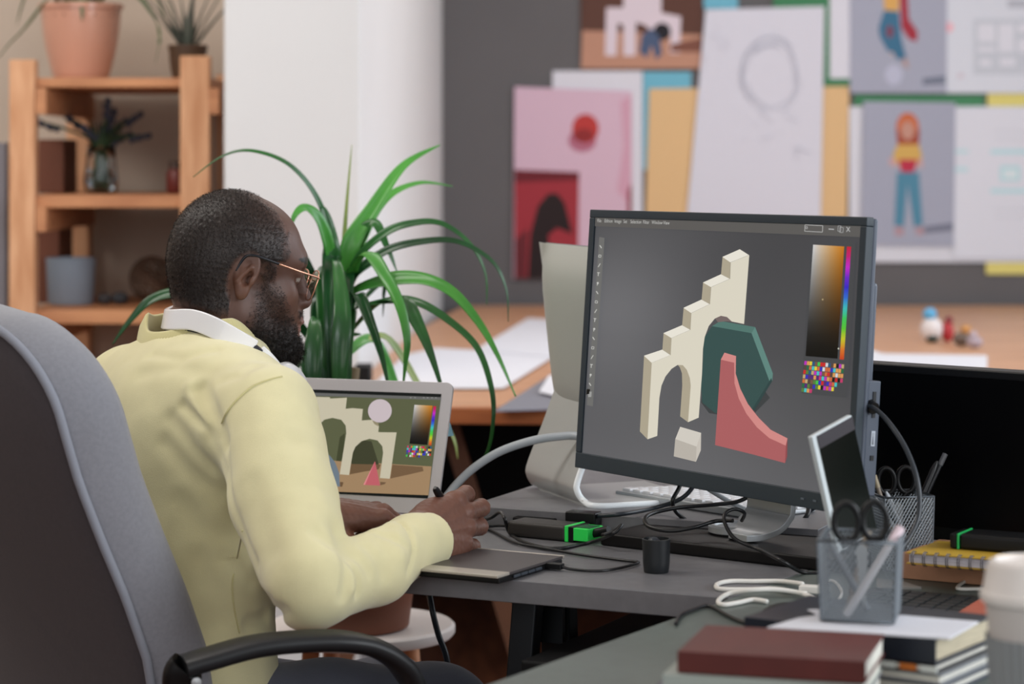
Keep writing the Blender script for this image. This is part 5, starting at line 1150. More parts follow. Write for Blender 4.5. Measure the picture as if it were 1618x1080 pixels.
# ------------------------------------------------------------------ arms and trunk (world frame)
TH = math.radians(40); TF = np.array([math.cos(TH), math.sin(TH), 0]); TR = np.array([math.sin(TH), -math.cos(TH), 0]); TU = np.array([0, 0, 1.])
TM = np.array([TR, TF, TU])
lean = np.array(Matrix.Rotation(math.radians(-14), 3, Vector(TR)))           # trunk leans forward
TM2 = TM@lean.T if False else np.array([TR, lean@TF, lean@TU])
if (lean@TU)@TF < 0: lean = lean.T; TM2 = np.array([TR, lean@TF, lean@TU])
wp = lambda *a: np.array(V(*a))
shR, shL = wp(417, 660, 2.985), wp(205, 622, 3.27)
elR, wrR = wp(491, 923, 2.775), wp(668, 853, 2.955)
foR = wp(590, 899, 2.855)
elL = np.array([-.385, 3.28, .755]); wrL = wp(478, 812, 3.085)
neckb = h2w([-.06, 0, -.16])
class Hand:
    def __init__(s, wr, f, t, right, roll=0, scale=1.0):
        s.w = np.array(wr, float); s.f = np.array(f, float); s.f /= np.linalg.norm(s.f); t = np.array(t, float); t -= s.f*(t@s.f); t /= np.linalg.norm(t)
        b = np.cross(s.f, t) if right else np.cross(t, s.f)
        c, r_ = math.cos(roll), math.sin(roll); s.t = t*c-b*r_; s.b = b*c+t*r_; s.k = scale
    def p(s, x, y, z): return s.w+(s.f*x+s.t*y+s.b*z)*s.k
    def build(s, curls, thumb, spread=(.0275, .0095, -.0085, -.0255), splay=(.04, 0, -.04, -.10)):
        k = s.k; fs = []; heads = [(.088, spread[0], .000), (.092, spread[1], .003), (.087, spread[2], .001), (.078, spread[3], -.004)]
        rad = [.0108, .0110, .0104, .0092]; L = [(.043, .026, .019), (.047, .030, .020), (.043, .028, .020), (.034, .021, .017)]
        palm = []
        for (x, y, z), r_ in zip(heads, rad): palm.append(cone(s.p(.005, y*.55, -.001), s.p(x, y, z-.003), .0150*k, (r_+.0015)*k))
        palm.append(ell(s.p(.045, .004, -.008), (.047*k, .037*k, .0145*k), np.array([s.f, s.t, s.b])))
        palm.append(cone(s.p(-.05, 0, 0), s.p(.0, 0, 0), .025*k, .0235*k)); palm.append(cone(s.p(-.01, .008, -.002), s.p(.0, -.012, -.002), .021*k, .021*k))
        palm.append(cone(s.p(.012, -.024, -.010), s.p(.065, -.027, -.009), .014*k, .012*k))       # heel of the hand
        fingers = []; s.tips = []; s.nails = []
        for i, ((x, y, z), cu) in enumerate(zip(heads, curls)):
            p = s.p(x, y, z); seg = []; a = 0
            for j in range(3):
                a = math.radians(cu[j]); d = s.f*math.cos(a)-s.b*math.sin(a)+s.t*splay[i]*(math.cos(a)); d /= np.linalg.norm(d)
                q = p+d*L[i][j]*k; r0 = rad[i]*(1, .93, .86)[j]*k; r1 = rad[i]*(.95, .88, .76)[j]*k; seg.append(cone(p, q, r0, r1))
                if j < 2: seg.append(ell(q+s.b*0, (r1*1.08,)*3))
                p = q
            s.tips.append(p); s.nails.append((p+(-d*.003+(s.b*math.cos(a)+s.f*math.sin(a))*rad[i]*.62)*k, d, s.b*math.cos(a)+s.f*math.sin(a))); fingers.append(sm_all(seg, .003*k))
        th = [s.p(*q) for q in thumb]
        thf = sm_all([cone(th[0], th[1], .018*k, .0140*k), cone(th[1], th[2], .0132*k, .0115*k), cone(th[2], th[3], .0116*k, .0088*k), ell(th[2], (.0125*k,)*3)], .007*k)
        pf = sm_all(palm, .011*k)
        heads_w = [s.p(*h) for h in heads]; web = heads_w
        kn = [ell(s.p(h[0]-.001, h[1], h[2]+.0035), (.0085*k,)*3) for h in heads]
        creases = []
        def f(P):
            d = smin(pf(P), thf(P), .010*k)
            for q in kn: d = smin(d, q(P), .005*k)
            e = fingers[0](P)
            for g_ in fingers[1:]: e = smin(e, g_(P), .0016*k)
            d = smin(d, e, .0045*k)
            # tendons and fine skin relief
            q = (P-s.w)@np.array([s.f, s.t, s.b]).T/k
            ten = 0
            for h in heads: ten = ten+np.exp(-((q[..., 1]-h[1]*(.3+.7*np.clip(q[..., 0]/.09, 0, 1)))/.0032)**2)
            d = d-.0009*ten*np.clip((q[..., 0]-.02)/.02, 0, 1)*np.clip((.085-q[..., 0])/.01, 0, 1)*np.clip(q[..., 2]/.006, 0, 1)
            return d+.00035*n3(P, 700, 5)
        return f
rh = Hand(wp(662, 849, 2.948), (.60, .78, .10), (0, -.0, 1), True, roll=-.36, scale=1.02)
if rh.b[2] < 0.0: rh = Hand(wp(662, 849, 2.948), (.60, .78, .10), (0, 0, 1), True, roll=.36, scale=1.02)
rhf = rh.build([(24, 85, 135), (16, 92, 150), (20, 100, 165), (26, 105, 170)], [(.018, .012, -.014), (.045, .018, -.030), (.072, .018, -.046), (.096, .014, -.056)], splay=(.10, 0, -.08, -.20))
lh = Hand(wp(494, 803, 3.072), (.93, .25, -.10), (.30, -.93, -.12), False, roll=0.0, scale=.98)
lhf = lh.build([(22, 108, 172), (30, 118, 190), (38, 125, 195), (44, 130, 200)], [(.012, .026, -.014), (.040, .040, -.034), (.068, .041, -.041), (.090, .034, -.040)])
def handmesh(hd, fn, h=.0014):
    lo = hd.w-.075+hd.f*.055; hi = hd.w+.075+hd.f*.055; lo = np.minimum(lo, hd.w-.05); hi = np.maximum(hi, hd.w+.05)
    return nets(fn, lo, hi, h, margin=.016)
def handcol(P, hd):
    q = (P-hd.w)@np.array([hd.f, hd.t, hd.b]).T; t = np.clip(.5+.5*n3(P, 90, 2), 0, 1)[:, None]; c = np.array(lin('6a473b'))*(1-t*.4)+np.array(lin('8d6150'))*t*.4
    palm = np.clip(-(q[:, 2]+.008)/.01, 0, 1)[:, None]; c = c*(1-palm*.6)+np.array(lin('a06c58'))*palm*.6
    for p, d, n in hd.nails:
        m = (np.sqrt(((P-p)**2).sum(1)) < .0055); c[m] = np.array(lin('b08878'))
    return c
for hd, fn in ((rh, rhf), (lh, lhf)):
    P_, Q_ = handmesh(hd, fn); parts.append((P_, Q_)); colsl.append(handcol(P_, hd))
# trunk, arms and legs under the clothes, coarse
hipc = wp(262, 1090, 3.08); chest = wp(290, 740, 3.13)
hipR, hipL = hipc+TR*.09-TU*.02, hipc-TR*.09-TU*.02
kneeR = wp(694, 1136, 3.16); kneeL = hipL+np.array([.32, .30, -.09])
ankR = kneeR+np.array([.02, .03, -.40]); ankL = kneeL+np.array([.02, .02, -.43]); ankR[2] = .10; ankL[2] = .10
under = sm_all([ell(hipc, (.125, .09, .11), TM), ell((hipc+chest)/2, (.115, .08, .16), TM2), ell(chest, (.135, .085, .14), TM2), cone(neckb, chest+TU*.05, .05, .08), cone(shR, shL, .045, .045),
                cone(shR, elR, .038, .026), cone(elR, wrR, .026, .021), cone(wrR, rh.w+rh.f*.01, .024, .024), cone(shL, elL, .042, .036), cone(elL, wrL, .036, .024), cone(wrL, lh.w+lh.f*.01, .024, .024),
                cone(hipR, kneeR, .07, .05), cone(hipL, kneeL, .07, .05), cone(kneeR, ankR, .048, .032), cone(kneeL, ankL, .048, .032),
                cone(ankR-TU*.05, ankR-TU*.05+TF*.15, .034, .028), cone(ankL-TU*.05, ankL-TU*.05+TF*.15, .034, .028)], .03)
Pu, Qu = nets(under, (-.75, 2.65, .0), (.35, 3.85, 1.05), .009, margin=.05)
parts.append((Pu, Qu)); colsl.append(np.tile(np.array(lin('6a473b')), (len(Pu), 1)))
skinm = vcmat('skin', .48, spec=.45, bump=.10, bscale=700, sss=.04)
person = npmesh('person', parts, skinm, None, colsl)
tag(person, 'seated bearded man in a pale yellow sweatshirt and glasses, drawing with a pen', 'person')

# short hair strands over scalp and beard
def strands(name, mask, count, ln, wd, seed, curl, colr, label=None):
    rnd = np.random.RandomState(seed); sc_, be, b2 = hairmask(Ph); w_ = (sc_ if mask == 0 else b2)
    h_ = .0005; g_ = np.stack([headf(Ph+np.eye(3)[i]*h_)-headf(Ph-np.eye(3)[i]*h_) for i in range(3)], 1); N = g_/(np.linalg.norm(g_, axis=1)[:, None]+1e-9)
    ok = np.where((w_ > rnd.rand(len(w_))*.9+.05) & (np.abs(Ph[:, 1]) < .12))[0]; ix = rnd.choice(ok, count)
    P0 = Ph[ix]+rnd.randn(count, 3)*.0007; n_ = N[ix]; rnv = rnd.randn(count, 3); t_ = np.cross(n_, rnv); t_ /= np.linalg.norm(t_, axis=1)[:, None]
    down = np.array([.2, 0, -1.]); dn_ = down-n_*(n_@down)[:, None]; L = ln*(.6+.8*rnd.rand(count))[:, None]
    if mask == 1: L = L*(.6+1.3*np.clip((-.045-P0[:, 2:3])/.045, 0, 1))
    p1 = P0+n_*L*.45+t_*L*curl*.4; p2 = P0+n_*L*.55+t_*L*curl+dn_*L*.35; s_ = np.cross(n_, t_)*wd
    Vv = np.stack([P0-s_, P0+s_, p1+s_*.8, p1-s_*.8, p2+s_*.3, p2-s_*.3], 1).reshape(-1, 3)
    b_ = np.arange(count)[:, None]*6; Q = np.concatenate([b_+np.array([[0, 1, 2, 3]]), b_+np.array([[3, 2, 4, 5]])])
    o = npmesh(name, [(h2w(Vv), Q)], colr, person); return o
hm = mat('hair_black', '241d1a', .55, spec=.3)
strands('hair', 0, 26000, .0028, .00022, 1, .9, hm)
strands('beard', 1, 20000, .0042, .00024, 2, 1.0, mat('beard_black', '16110f', .55, spec=.3))

# ------------------------------------------------------------------ sweatshirt
backT = [ell(wp(262, 1085, 3.07), (.162, .128, .13), TM), ell(wp(264, 960, 3.09), (.152, .122, .15), TM2), ell(wp(282, 800, 3.12), (.168, .125, .17), TM2), ell(wp(298, 680, 3.13), (.178, .112, .125), TM2),
         cone(wp(330, 606, 3.17), shR+np.array([-.01, .0, -.01]), .066, .066), cone(wp(300, 600, 3.2), shL, .064, .06), cone(wp(328, 590, 3.19), wp(322, 570, 3.2), .078, .056)]
torso = sm_all(backT, .05)
armR = sm_all([cone(shR, wp(448, 785, 2.885), .068, .064), cone(wp(448, 785, 2.885), elR, .063, .053), cone(elR, foR, .048, .040), cone(foR, wp(645, 862, 2.935), .041, .0375), cone(wp(648, 860, 2.935), wp(690, 850, 2.972), .0360, .035)], .012)
armL = sm_all([cone(shL, elL, .064, .056), cone(elL, wrL-np.array([.03, 0, 0]), .056, .036), cone(wrL-np.array([.03, 0, 0]), wrL+np.array([.03, 0, 0]), .036, .034)], .035)
cdirR = (np.array(wp(690, 848, 2.98))-np.array(wp(640, 864, 2.93))); cdirR = cdirR/np.linalg.norm(cdirR); cpR = wp(684, 851, 2.967); cdirL = lh.f; cpL = wp(482, 813, 3.08)
holeN = cone(h2w([-.045, 0, -.125]), h2w([-.035, 0, -.05]), .066, .085)
folds = []
def sweat0(P):
    t = torso(P); t = smax(t, -holeN(P), .012)
    a = armR(P); a = smax(a, (P-cpR.astype(np.float32))@cdirR.astype(np.float32), .006)
    b = armL(P); b = smax(b, (P-cpL.astype(np.float32))@cdirL.astype(np.float32), .006)
    hem = (np.float32(.55)-P[..., 2]); t = smax(t, hem, .02)
    return smin(smin(t, a, .014), b, .014)
def wr_(P):
    return .0026*n3(P, 34, 1)+.0011*n3(P, 85, 6)
def sweat(P):
    d = sweat0(P)+wr_(P)
    for pts, amp, sig in folds:
        dd = None
        for a, b in zip(pts, pts[1:]):
            ab = b-a; L = (ab@ab)+1e-9; h = np.clip(((P-a)@ab)/L, 0, 1); q = ((P-(a+h[..., None]*ab))**2).sum(-1); dd = q if dd is None else np.minimum(dd, q)
        d = d+1.2*amp*np.exp(-dd/(sig*sig))
    return d
def trace(px, py, fn=sweat0, d0=2.45):
    d = np.array([(px-CX)/F, 1, -(py-HY)/F]); c = np.array([0, 0, CZ]); t = d0; sl = np.linalg.norm(d)
    for i in range(160):
        v = float(fn((c+d*t)[None].astype(np.float32))[0])
        if v < .0004: return (c+d*t).astype(np.float32)
        t += v*.8/sl
        if t > 3.9: return None
    return (c+d*t).astype(np.float32)
FOLDS = [(((315, 612), (328, 640), (342, 672), (350, 700)), .017, .0095), (((288, 640), (312, 662), (338, 690)), .008, .006), (((300, 612), (312, 640), (322, 668)), -.005, .010),
         (((352, 700), (357, 745), (366, 795), (384, 845), (402, 890)), .005, .008),
         (((270, 660), (300, 700), (335, 740)), .004, .010), (((262, 700), (300, 745), (345, 780)), .0035, .012), (((330, 690), (345, 720), (352, 745)), .005, .007), (((285, 790), (320, 830), (362, 850)), .003, .013), (((360, 880), (395, 920), (425, 952)), .005, .010),
         (((395, 985), (420, 975), (445, 965)), .008, .009), (((318, 880), (340, 930), (352, 985)), .004, .012),
         (((549, 872), (558, 890), (566, 912), (566, 935)), .0085, .006), (((556, 866), (572, 884), (584, 902)), .005, .006), (((545, 880), (548, 905), (542, 940)), .005, .007), (((578, 860), (596, 880), (604, 902)), .003, .008),
         (((556, 878), (562, 900), (558, 930)), -.0025, .006), (((541, 842), (549, 862)), .013, .016),
         (((602, 842), (622, 850), (634, 860)), .004, .007), (((630, 824), (646, 842), (653, 868), (644, 902)), .0042, .0038), (((616, 826), (630, 848), (634, 880)), -.003, .008), (((600, 850), (612, 880), (608, 910)), .0022, .008), (((590, 838), (612, 830), (628, 832)), -.003, .006),
         (((402, 575), (380, 590), (350, 600)), .003, .010), (((240, 560), (290, 566), (340, 552)), .003, .009), (((225, 590), (280, 580), (330, 590)), .0025, .012), (((500, 840), (525, 858), (545, 868)), .004, .009), (((470, 700), (480, 760), (490, 800)), .002, .014), (((400, 760), (412, 820), (430, 870)), .002, .014)]
for pts, amp, sig in FOLDS:
    q = [trace(*p) for p in pts]; q = [p for p in q if p is not None]
    if len(q) > 1: folds.append((q, amp, sig))
def crop_h(fn, lo, hi, h, **k): return nets(fn, lo, hi, h, **k)
Ps, Qs = nets(sweat, (-.82, 2.66, .53), (.02, 3.52, 1.06), .0034, margin=.03)
swm = mat('sweatshirt_fabric', 'e3dcae', .92, noise=.05, nscale=25, bump=.35, bscale=1100, sheen=.35)
sweater = npmesh('sweatshirt', [(Ps, Qs)], swm, person); sweater['label'] = 'pale yellow sweatshirt'
# ribbed collar: a standing band round the neck
def ringband(c, ux, uy, up_, rx, ry, h0, th, n, rib, name, m, par, lift=None, flare=.0):
    vs = []; mb = MB()
    for k in range(n):
        a = 2*math.pi*k/n; rb = rib*(1 if k % 2 else -1)*.5; L = lift(a) if lift else 0
        d = ux*math.cos(a)*rx+uy*math.sin(a)*ry; dn_ = d.normalized(); b = c+d+up_*L
        vs += [b+dn_*(rb), b+dn_*(rb+flare)+up_*h0, b+dn_*(flare-th*.5)+up_*(h0+.0022), b+dn_*(flare-th)+up_*h0, b-dn_*th]
    mb.add(vs, [(k*5+j, ((k+1) % n)*5+j, ((k+1) % n)*5+j+1, k*5+j+1) for k in range(n) for j in range(4)])
    return obj(name, mb, m, par, smooth=True)
ribm = mat('rib_knit', 'd2ca94', .95, bump=.3, bscale=900, sheen=.3)
cN = Vector(h2w([-.066, 0, -.118])); cu_ = Vector(TF); cs_ = Vector(-TR); cup_ = (Vector((0, 0, 1))*.93+Vector(TF)*.30).normalized(); cfw = cs_.cross(cup_).normalized()*-1
cfw = (Vector(TF)-cup_*Vector(TF).dot(cup_)).normalized()
def ring_pts(c, r, zf, n=40):
    out = []
    for k in range(n):
        a = 2*math.pi*k/n; d = Vector(TF)*math.cos(a)+Vector(TR)*math.sin(a); out.append((Vector((c.x, c.y, 0))+d*r+Vector((0, 0, zf(a))), d))
    return out
cc0 = V(318, 560, 3.19)
def zcol(a):                                             # a = 0 front, pi back, pi/2 the near side
    b = -math.cos(a); return .9935+.018*math.sin(a)**2-.050*max(0, -b)**1.5+(.011*math.exp(-((a-3.95)/.26)**2))
mb = MB(); n = 220; vs = []
for k in range(n):
    a = 2*math.pi*k/n; d = Vector(TF)*math.cos(a)+Vector(TR)*math.sin(a); p = Vector((cc0.x, cc0.y, 0))+d*(.083+.003*math.sin(3*a))+Vector((0, 0, zcol(a))); rb = .0007*(1 if k % 2 else -1)
    inn = -.010*1
    vs += [p+d*(.004+rb)-Vector((0, 0, .008)), p+d*(.001+rb)+Vector((0, 0, .006)), p+d*(-.006+rb)+Vector((0, 0, .019)), p+d*(-.0085)+Vector((0, 0, .0215)), p+d*(-.011)+Vector((0, 0, .019)), p-d*(.008)-Vector((0, 0, .008))]
mb.add(vs, [(k*6+j, ((k+1) % n)*6+j, ((k+1) % n)*6+j+1, k*6+j+1) for k in range(n) for j in range(5)])
obj('collar', mb, ribm, sweater, smooth=True)
def seam(pts, nm='seam'):
    q = [trace(*p, fn=sweat) for p in pts]; q = [Vector(p)-Vector((0, .0008, 0)) for p in q if p is not None]
    if len(q) > 2: obj(nm, MB().tube(crom(q, 6), .0011, 5), ribm, sweater, smooth=True)
seam([(446, 594), (425, 599), (402, 608), (388, 618), (376, 629), (365, 641), (356, 654), (350, 668)])
seam([(383, 838), (375, 880), (368, 915), (369, 950), (374, 978), (379, 1000)])
# trousers and shoes
trf = sm_all([ell(hipc-TU*.03, (.155, .125, .11), TM), cone(hipR-TU*.03, hipR*.5+kneeR*.5-TU*.01, .095, .080), cone(hipR*.5+kneeR*.5-TU*.01, kneeR, .080, .068), cone(hipL-TU*.04, kneeL, .092, .068), cone(kneeR, ankR, .070, .055), cone(kneeL, ankL, .070, .055)], .03)
def trousers(P): return trf(P)+.0035*n3(P, 26, 2)+.0015*n3(P, 60, 8)
Pt, Qt = nets(trousers, (-.78, 2.72, .04), (.32, 3.82, .74), .0065, margin=.04)
npmesh('trousers', [(Pt, Qt)], mat('trouser_cloth', '5c606f', .85, noise=.08, nscale=30, bump=.25, bscale=900, sheen=.2), person)
for a_ in (ankR, ankL):
    b_ = a_-TU*.055; shf = sm_all([ell(b_+TF*.07, (.047, .135, .043), np.array([TR, TF, TU])), cone(b_+TU*.05, b_, .045, .045)], .02)
    def shoe(P, f=shf): return smax(shf(P), (np.float32(.004)-P[..., 2]), .004)
    Pq, Qq = nets(lambda P, f=shf: smax(f(P), (np.float32(.004)-P[..., 2]), .004), b_-.2, b_+np.array([.25, .25, .14]), .007, margin=.03)
    npmesh('shoe', [(Pq, Qq)], mat('shoe_leather', '26262a', .5), person)

# glasses
gold = mat('rose_gold', 'd9a48c', .22, metal=.9); gblk = mat('temple_tip', '15171f', .3); lensm = mat('lens_glass', 'ffffff', .02, trans=1, ior=1.12, spec=.8)
gl_ = thing('eyeglasses', hV(.11, 0, .01), 'thin rose-gold glasses worn by the man', 'glasses')
for s_ in (-1, 1):
    lc = (.113, s_*.033, .001); pts = []
    for k in range(24):
        a = 2*math.pi*k/24; cx, sz = math.cos(a), math.sin(a)
        yy = .0255*math.copysign(abs(cx)**.85, cx); zz = .0215*math.copysign(abs(sz)**.8, sz); yy *= (1+.12*(sz > 0)*abs(sz)) ; pts.append(hV(lc[0]-.35*abs(yy+s_*.033)*.25-.0035*(-zz/.02), lc[1]+yy, lc[2]+zz+.002))
    obj('rim', MB().tube(pts, .0011, 7, closed=True), gold, gl_, smooth=True)
    c_ = sum(pts, Vector())/len(pts); nv_ = (pts[0]-c_).cross(pts[6]-c_).normalized()*.0005
    obj('lens', MB().hexa([p-nv_ for p in pts], [p+nv_ for p in pts]), lensm, gl_, smooth=False)
    hx = hV(.107, s_*.067, .015); obj('temple', MB().tube(crom([hV(.1095, s_*.0585, .014), hx, hV(.075, s_*.0765, .020), hV(.040, s_*.0795, .0265)], 5), .0013, 8), gold, gl_, smooth=True)
    obj('temple_tip', MB().tube(crom([hV(.042, s_*.0795, .0262), hV(.015, s_*.0815, .0310), hV(.001, s_*.0810, .0325), hV(-.008, s_*.0785, .0300), hV(-.014, s_*.0755, .020), hV(-.018, s_*.074, .008)], 5), .0018, 8), gblk, gl_, smooth=True)
    obj('nose_pad', MB().ellips(hV(.104, s_*.011, -.008), (.0016, .002, .005), 10), lensm, gl_, smooth=True); obj('pad_arm', MB().tube(crom([hV(.112, s_*.010, .004), hV(.108, s_*.009, -.002), hV(.1055, s_*.0105, -.008)], 4), .0006, 6), gold, gl_)
obj('bridge', MB().tube(crom([hV(.1135, .009, .008), hV(.1165, 0, .0105), hV(.1135, -.009, .008)], 5), .0012, 8), gold, gl_, smooth=True)
# headphones round the neck
def strip(pts, up_, hw, th, m, nm, par, bev=.003):
    sp = crom(pts, 8); vs = []
    for i, p in enumerate(sp):
        a = sp[max(i-1, 0)]; b = sp[min(i+1, len(sp)-1)]; d = (b-a).normalized(); u = Vector(up_); u = (u-d*u.dot(d)).normalized(); n_ = d.cross(u).normalized()
        vs += [p-u*hw-n_*th, p+u*hw-n_*th, p+u*hw+n_*th, p-u*hw+n_*th]
    return obj(nm, MB().add(vs, [(i*4+k, i*4+(k+1) % 4, (i+1)*4+(k+1) % 4, (i+1)*4+k) for i in range(len(sp)-1) for k in range(4)]+[(3, 2, 1, 0), tuple(len(vs)-4+k for k in range(4))]), m, par, bevel=bev, seg=3)
hpm = mat('headphone_white', 'f1f1f4', .22, coat=.4)
hpt = [V(372, 520, 3.285), V(335, 500, 3.28), V(290, 495, 3.245), V(262, 503, 3.185), V(270, 505, 3.130), V(303, 505, 3.105), V(335, 516, 3.085), V(370, 535, 3.075), V(400, 553, 3.075)]
hph = thing('headphones', V(330, 530, 3.15), 'white headphones hanging round the neck of the man', 'headphones')
upd = Vector((.18, .12, 1)).normalized()
strip(hpt, upd, .0135, .0035, hpm, 'headband', hph, .002)
strip([p+(V(330, 525, 3.19)-p)*.055-Vector((0, 0, .003)) for p in hpt[1:-1]], upd, .0115, .0025, mat('headband_pad', '22242c', .6), 'band_padding', hph, .001)
obj('joint', MB().tube([V(397, 551, 3.077), V(409, 560, 3.08)], .0085, 10), mat('joint_dark', '1c1f2a', .4), hph, smooth=True, sharp=40)
strip([V(406, 558, 3.08), V(420, 571, 3.085), V(436, 590, 3.10), V(442, 604, 3.12)], upd, .0125, .004, hpm, 'slider', hph, .002)
obj('earcup', MB().lathe([(.001, 0), (.034, 0), (.037, .006), (.036, .016), (.030, .022), (.001, .023)], V(446, 618, 3.17), 32, Matrix.Rotation(math.radians(70), 3, 'Y')@Matrix.Rotation(.5, 3, 'X')), hpm, hph, smooth=True, sharp=50)
obj('earcup', MB().lathe([(.001, 0), (.034, 0), (.037, .006), (.036, .016), (.030, .022), (.001, .023)], V(372, 610, 3.36), 32, Matrix.Rotation(math.radians(70), 3, 'Y')), hpm, hph, smooth=True, sharp=50)
# the stylus
p_t = PZ(738, 856, .7522); p_e = V(687, 770, 2.992)
st = thing('stylus', p_t, 'black stylus held in the right hand over the pen tablet', 'pen')
d = (p_e-p_t).normalized(); Lp = (p_e-p_t).length
obj('barrel', MB().tube([p_t+d*.010, p_t+d*.03, p_t+d*.07, p_e-d*.012, p_e-d*.004, p_e], [.0022, .0058, .0062, .0048, .0042, .0022], 14), mat('stylus_black', '0e0f12', .3, bump=.2, bscale=300), st, smooth=True, sharp=60)
obj('tip', MB().tube([p_t, p_t+d*.0105], [.0007, .0021], 8), mat('tip_grey', '55585c', .4), st, smooth=True)

# ------------------------------------------------------------------ office chair
ch = thing('office_chair', Vector((-.46, 3.02, 0)), 'grey fabric office chair with black armrests, the man sits in it', 'office chair')
cR, cF = Vector(TR), Vector(TF); cfab = mat('chair_fabric', '8a8b93', .9, noise=.1, nscale=200, bump=.4, bscale=1400, sheen=.3); cfab2 = mat('chair_back_fabric', '4c4649', .92, noise=.08, nscale=200, bump=.35, bscale=1400, sheen=.1)
# the back's right rear edge passes through these points (px, py, depth)
edge = [(74, 560, 2.735), (86, 612, 2.735), (102, 680, 2.74), (126, 762, 2.755), (160, 850, 2.775), (200, 945, 2.80), (233, 1040, 2.825), (244, 1110, 2.84), (246, 1200, 2.845), (244, 1300, 2.845)]
ep = [V(*e) for e in edge]
def e_at(z):
    if z >= ep[0].z: k = 0; t = (z-ep[0].z)/(ep[0].z-ep[1].z); return ep[0]+(ep[0]-ep[1])*t
    for a, b in zip(ep, ep[1:]):
        if a.z >= z >= b.z: t = (a.z-z)/(a.z-b.z+1e-9); return a.lerp(b, t)
    return ep[-1]+Vector((0, 0, z-ep[-1].z))
HWd = .235; ztop = V(0, 521, 2.86).z+.014; zbot = .50
def cpt(u, z, w): # u: 0 at right edge .. 2 at the left, w: forward thickness
    e = e_at(z); e = Vector((e.x, e.y, z)); return e-cR*(u*HWd)+cF*(w-.030*(1-(u-1)**2)*1.0)
def outline(ins, n=22, rt=.115):
    """rounded outline in (u,z) from bottom right up, over the top, to bottom left"""
    pts = []; hw = HWd-ins; zt = ztop-ins*.8; zb = zbot+ins
    r = rt-ins*.5
    for k in range(n+1): pts.append((ins/HWd, zb+(zt-r-zb)*k/n))
    for k in range(1, 13): a = math.pi/2*k/12; pts.append(((ins+r*(1-math.cos(a)))/HWd, zt-r+r*math.sin(a)))
    for k in range(1, 9): t = k/9; pts.append(((ins+r)/HWd*(1-t)+(2-(ins+r)/HWd)*t, zt+.012*math.sin(math.pi*t)))
    for k in range(13): a = math.pi/2*(1-k/12); pts.append((2-(ins+r*(1-math.cos(a)))/HWd, zt-r+r*math.sin(a)))
    for k in range(1, n+1): pts.append((2-ins/HWd, (zt-r)-(zt-r-zb)*k/n))
    for k in range(1, 9): t = k/9; pts.append(((2-ins/HWd)*(1-t)+ins/HWd*t, zb))
    return pts
loops = [(0.0, 0.0), (-.006, .010), (-.012, .030), (-.013, .050), (-.009, .070), (.004, .086), (.03, .096), (.08, .100)]
vs = []; n0 = len(outline(0))
for ins, w_ in loops: vs += [cpt(u, z, w_) for u, z in outline(ins)]
mb = MB().add(vs, [(i*n0+k, i*n0+(k+1) % n0, (i+1)*n0+(k+1) % n0, (i+1)*n0+k) for i in range(len(loops)-1) for k in range(n0)]+[tuple((len(loops)-1)*n0+k for k in range(n0))])
obj('backrest', mb, cfab, ch, smooth=True)
vs = []
for ins, w_ in ((.0035, .004), (.003, -.002), (.03, -.008), (.08, -.010), (.14, -.010), (.2, -.009)): vs += [cpt(u, z, w_) for u, z in outline(ins)]
m_ = 6; obj('back_panel', MB().add(vs, [(i*n0+k, i*n0+(k+1) % n0, (i+1)*n0+(k+1) % n0, (i+1)*n0+k) for i in range(m_-1) for k in range(n0)]+[tuple((m_-1)*n0+k for k in range(n0))]), cfab2, ch, smooth=True)
obj('piping', MB().tube([cpt(u, z, -.003) for u, z in outline(-.0025)], .0055, 8, closed=True), mat('piping_cloth', '8f939e', .85, bump=.3, bscale=900), ch, smooth=True)
arm = [V(290, 1052, 2.645), V(330, 1040, 2.655), V(400, 1021, 2.675), (V(470, 1013, 2.695)), V(540, 1012, 2.715), V(590, 1022, 2.735), V(628, 1045, 2.75), V(652, 1078, 2.76), V(668, 1120, 2.765), V(668, 1250, 2.77), V(640, 1400, 2.79)]
obj('armrest', MB().tube(crom(arm, 8), 1, 20, flat=(.0115, .026, .8), up=(0, 0, 1)), mat('armrest_black', '1a1c1f', .42), ch, smooth=True, sharp=70)
obj('arm_bracket', MB().tube(crom([V(296, 1054, 2.65), V(287, 1068, 2.652), V(290, 1110, 2.66), V(320, 1250, 2.70), V(420, 1400, 2.76)], 6), 1, 14, flat=(.021, .017, .7), up=(1, 0, 0)), blackp, ch, smooth=True)
obj('bolt', MB().lathe([(.001, 0), (.0055, 0), (.0055, .004), (.001, .005)], V(311, 1077, 2.63), 14, Matrix.Rotation(math.radians(90), 3, 'X')), alu, ch, smooth=True, sharp=40)
sc_c = Vector((-.30, 3.16, .44))
sc_m = MB(); rr = [(math.copysign(abs(math.cos(a))**.5, math.cos(a))*.235, math.copysign(abs(math.sin(a))**.5, math.sin(a))*.235) for a in [i*2*math.pi/48 for i in range(48)]]
vs = []
for s_, z_ in ((.90, -.045), (1, -.03), (1.02, 0), (1, .02), (.93, .032), (.6, .036)): vs += [sc_c+cR*x*s_+cF*y*s_+Vector((0, 0, z_)) for x, y in rr]
obj('seat', sc_m.add(vs, [(i*48+k, i*48+(k+1) % 48, (i+1)*48+(k+1) % 48, (i+1)*48+k) for i in range(5) for k in range(48)]+[tuple(range(48))[::-1], tuple(240+k for k in range(48))]), cfab2, ch, smooth=True)
obj('seat_frame', MB().box(sc_c-Vector((0, 0, .06)), (.12, .14, .012), (cR, cF, up3)), blackp, ch, bevel=.004)
obj('gas_column', MB().tube([sc_c-Vector((0, 0, .06)), Vector((sc_c.x, sc_c.y, .10))], .025, 16), darkmetal, ch, smooth=True, sharp=40)
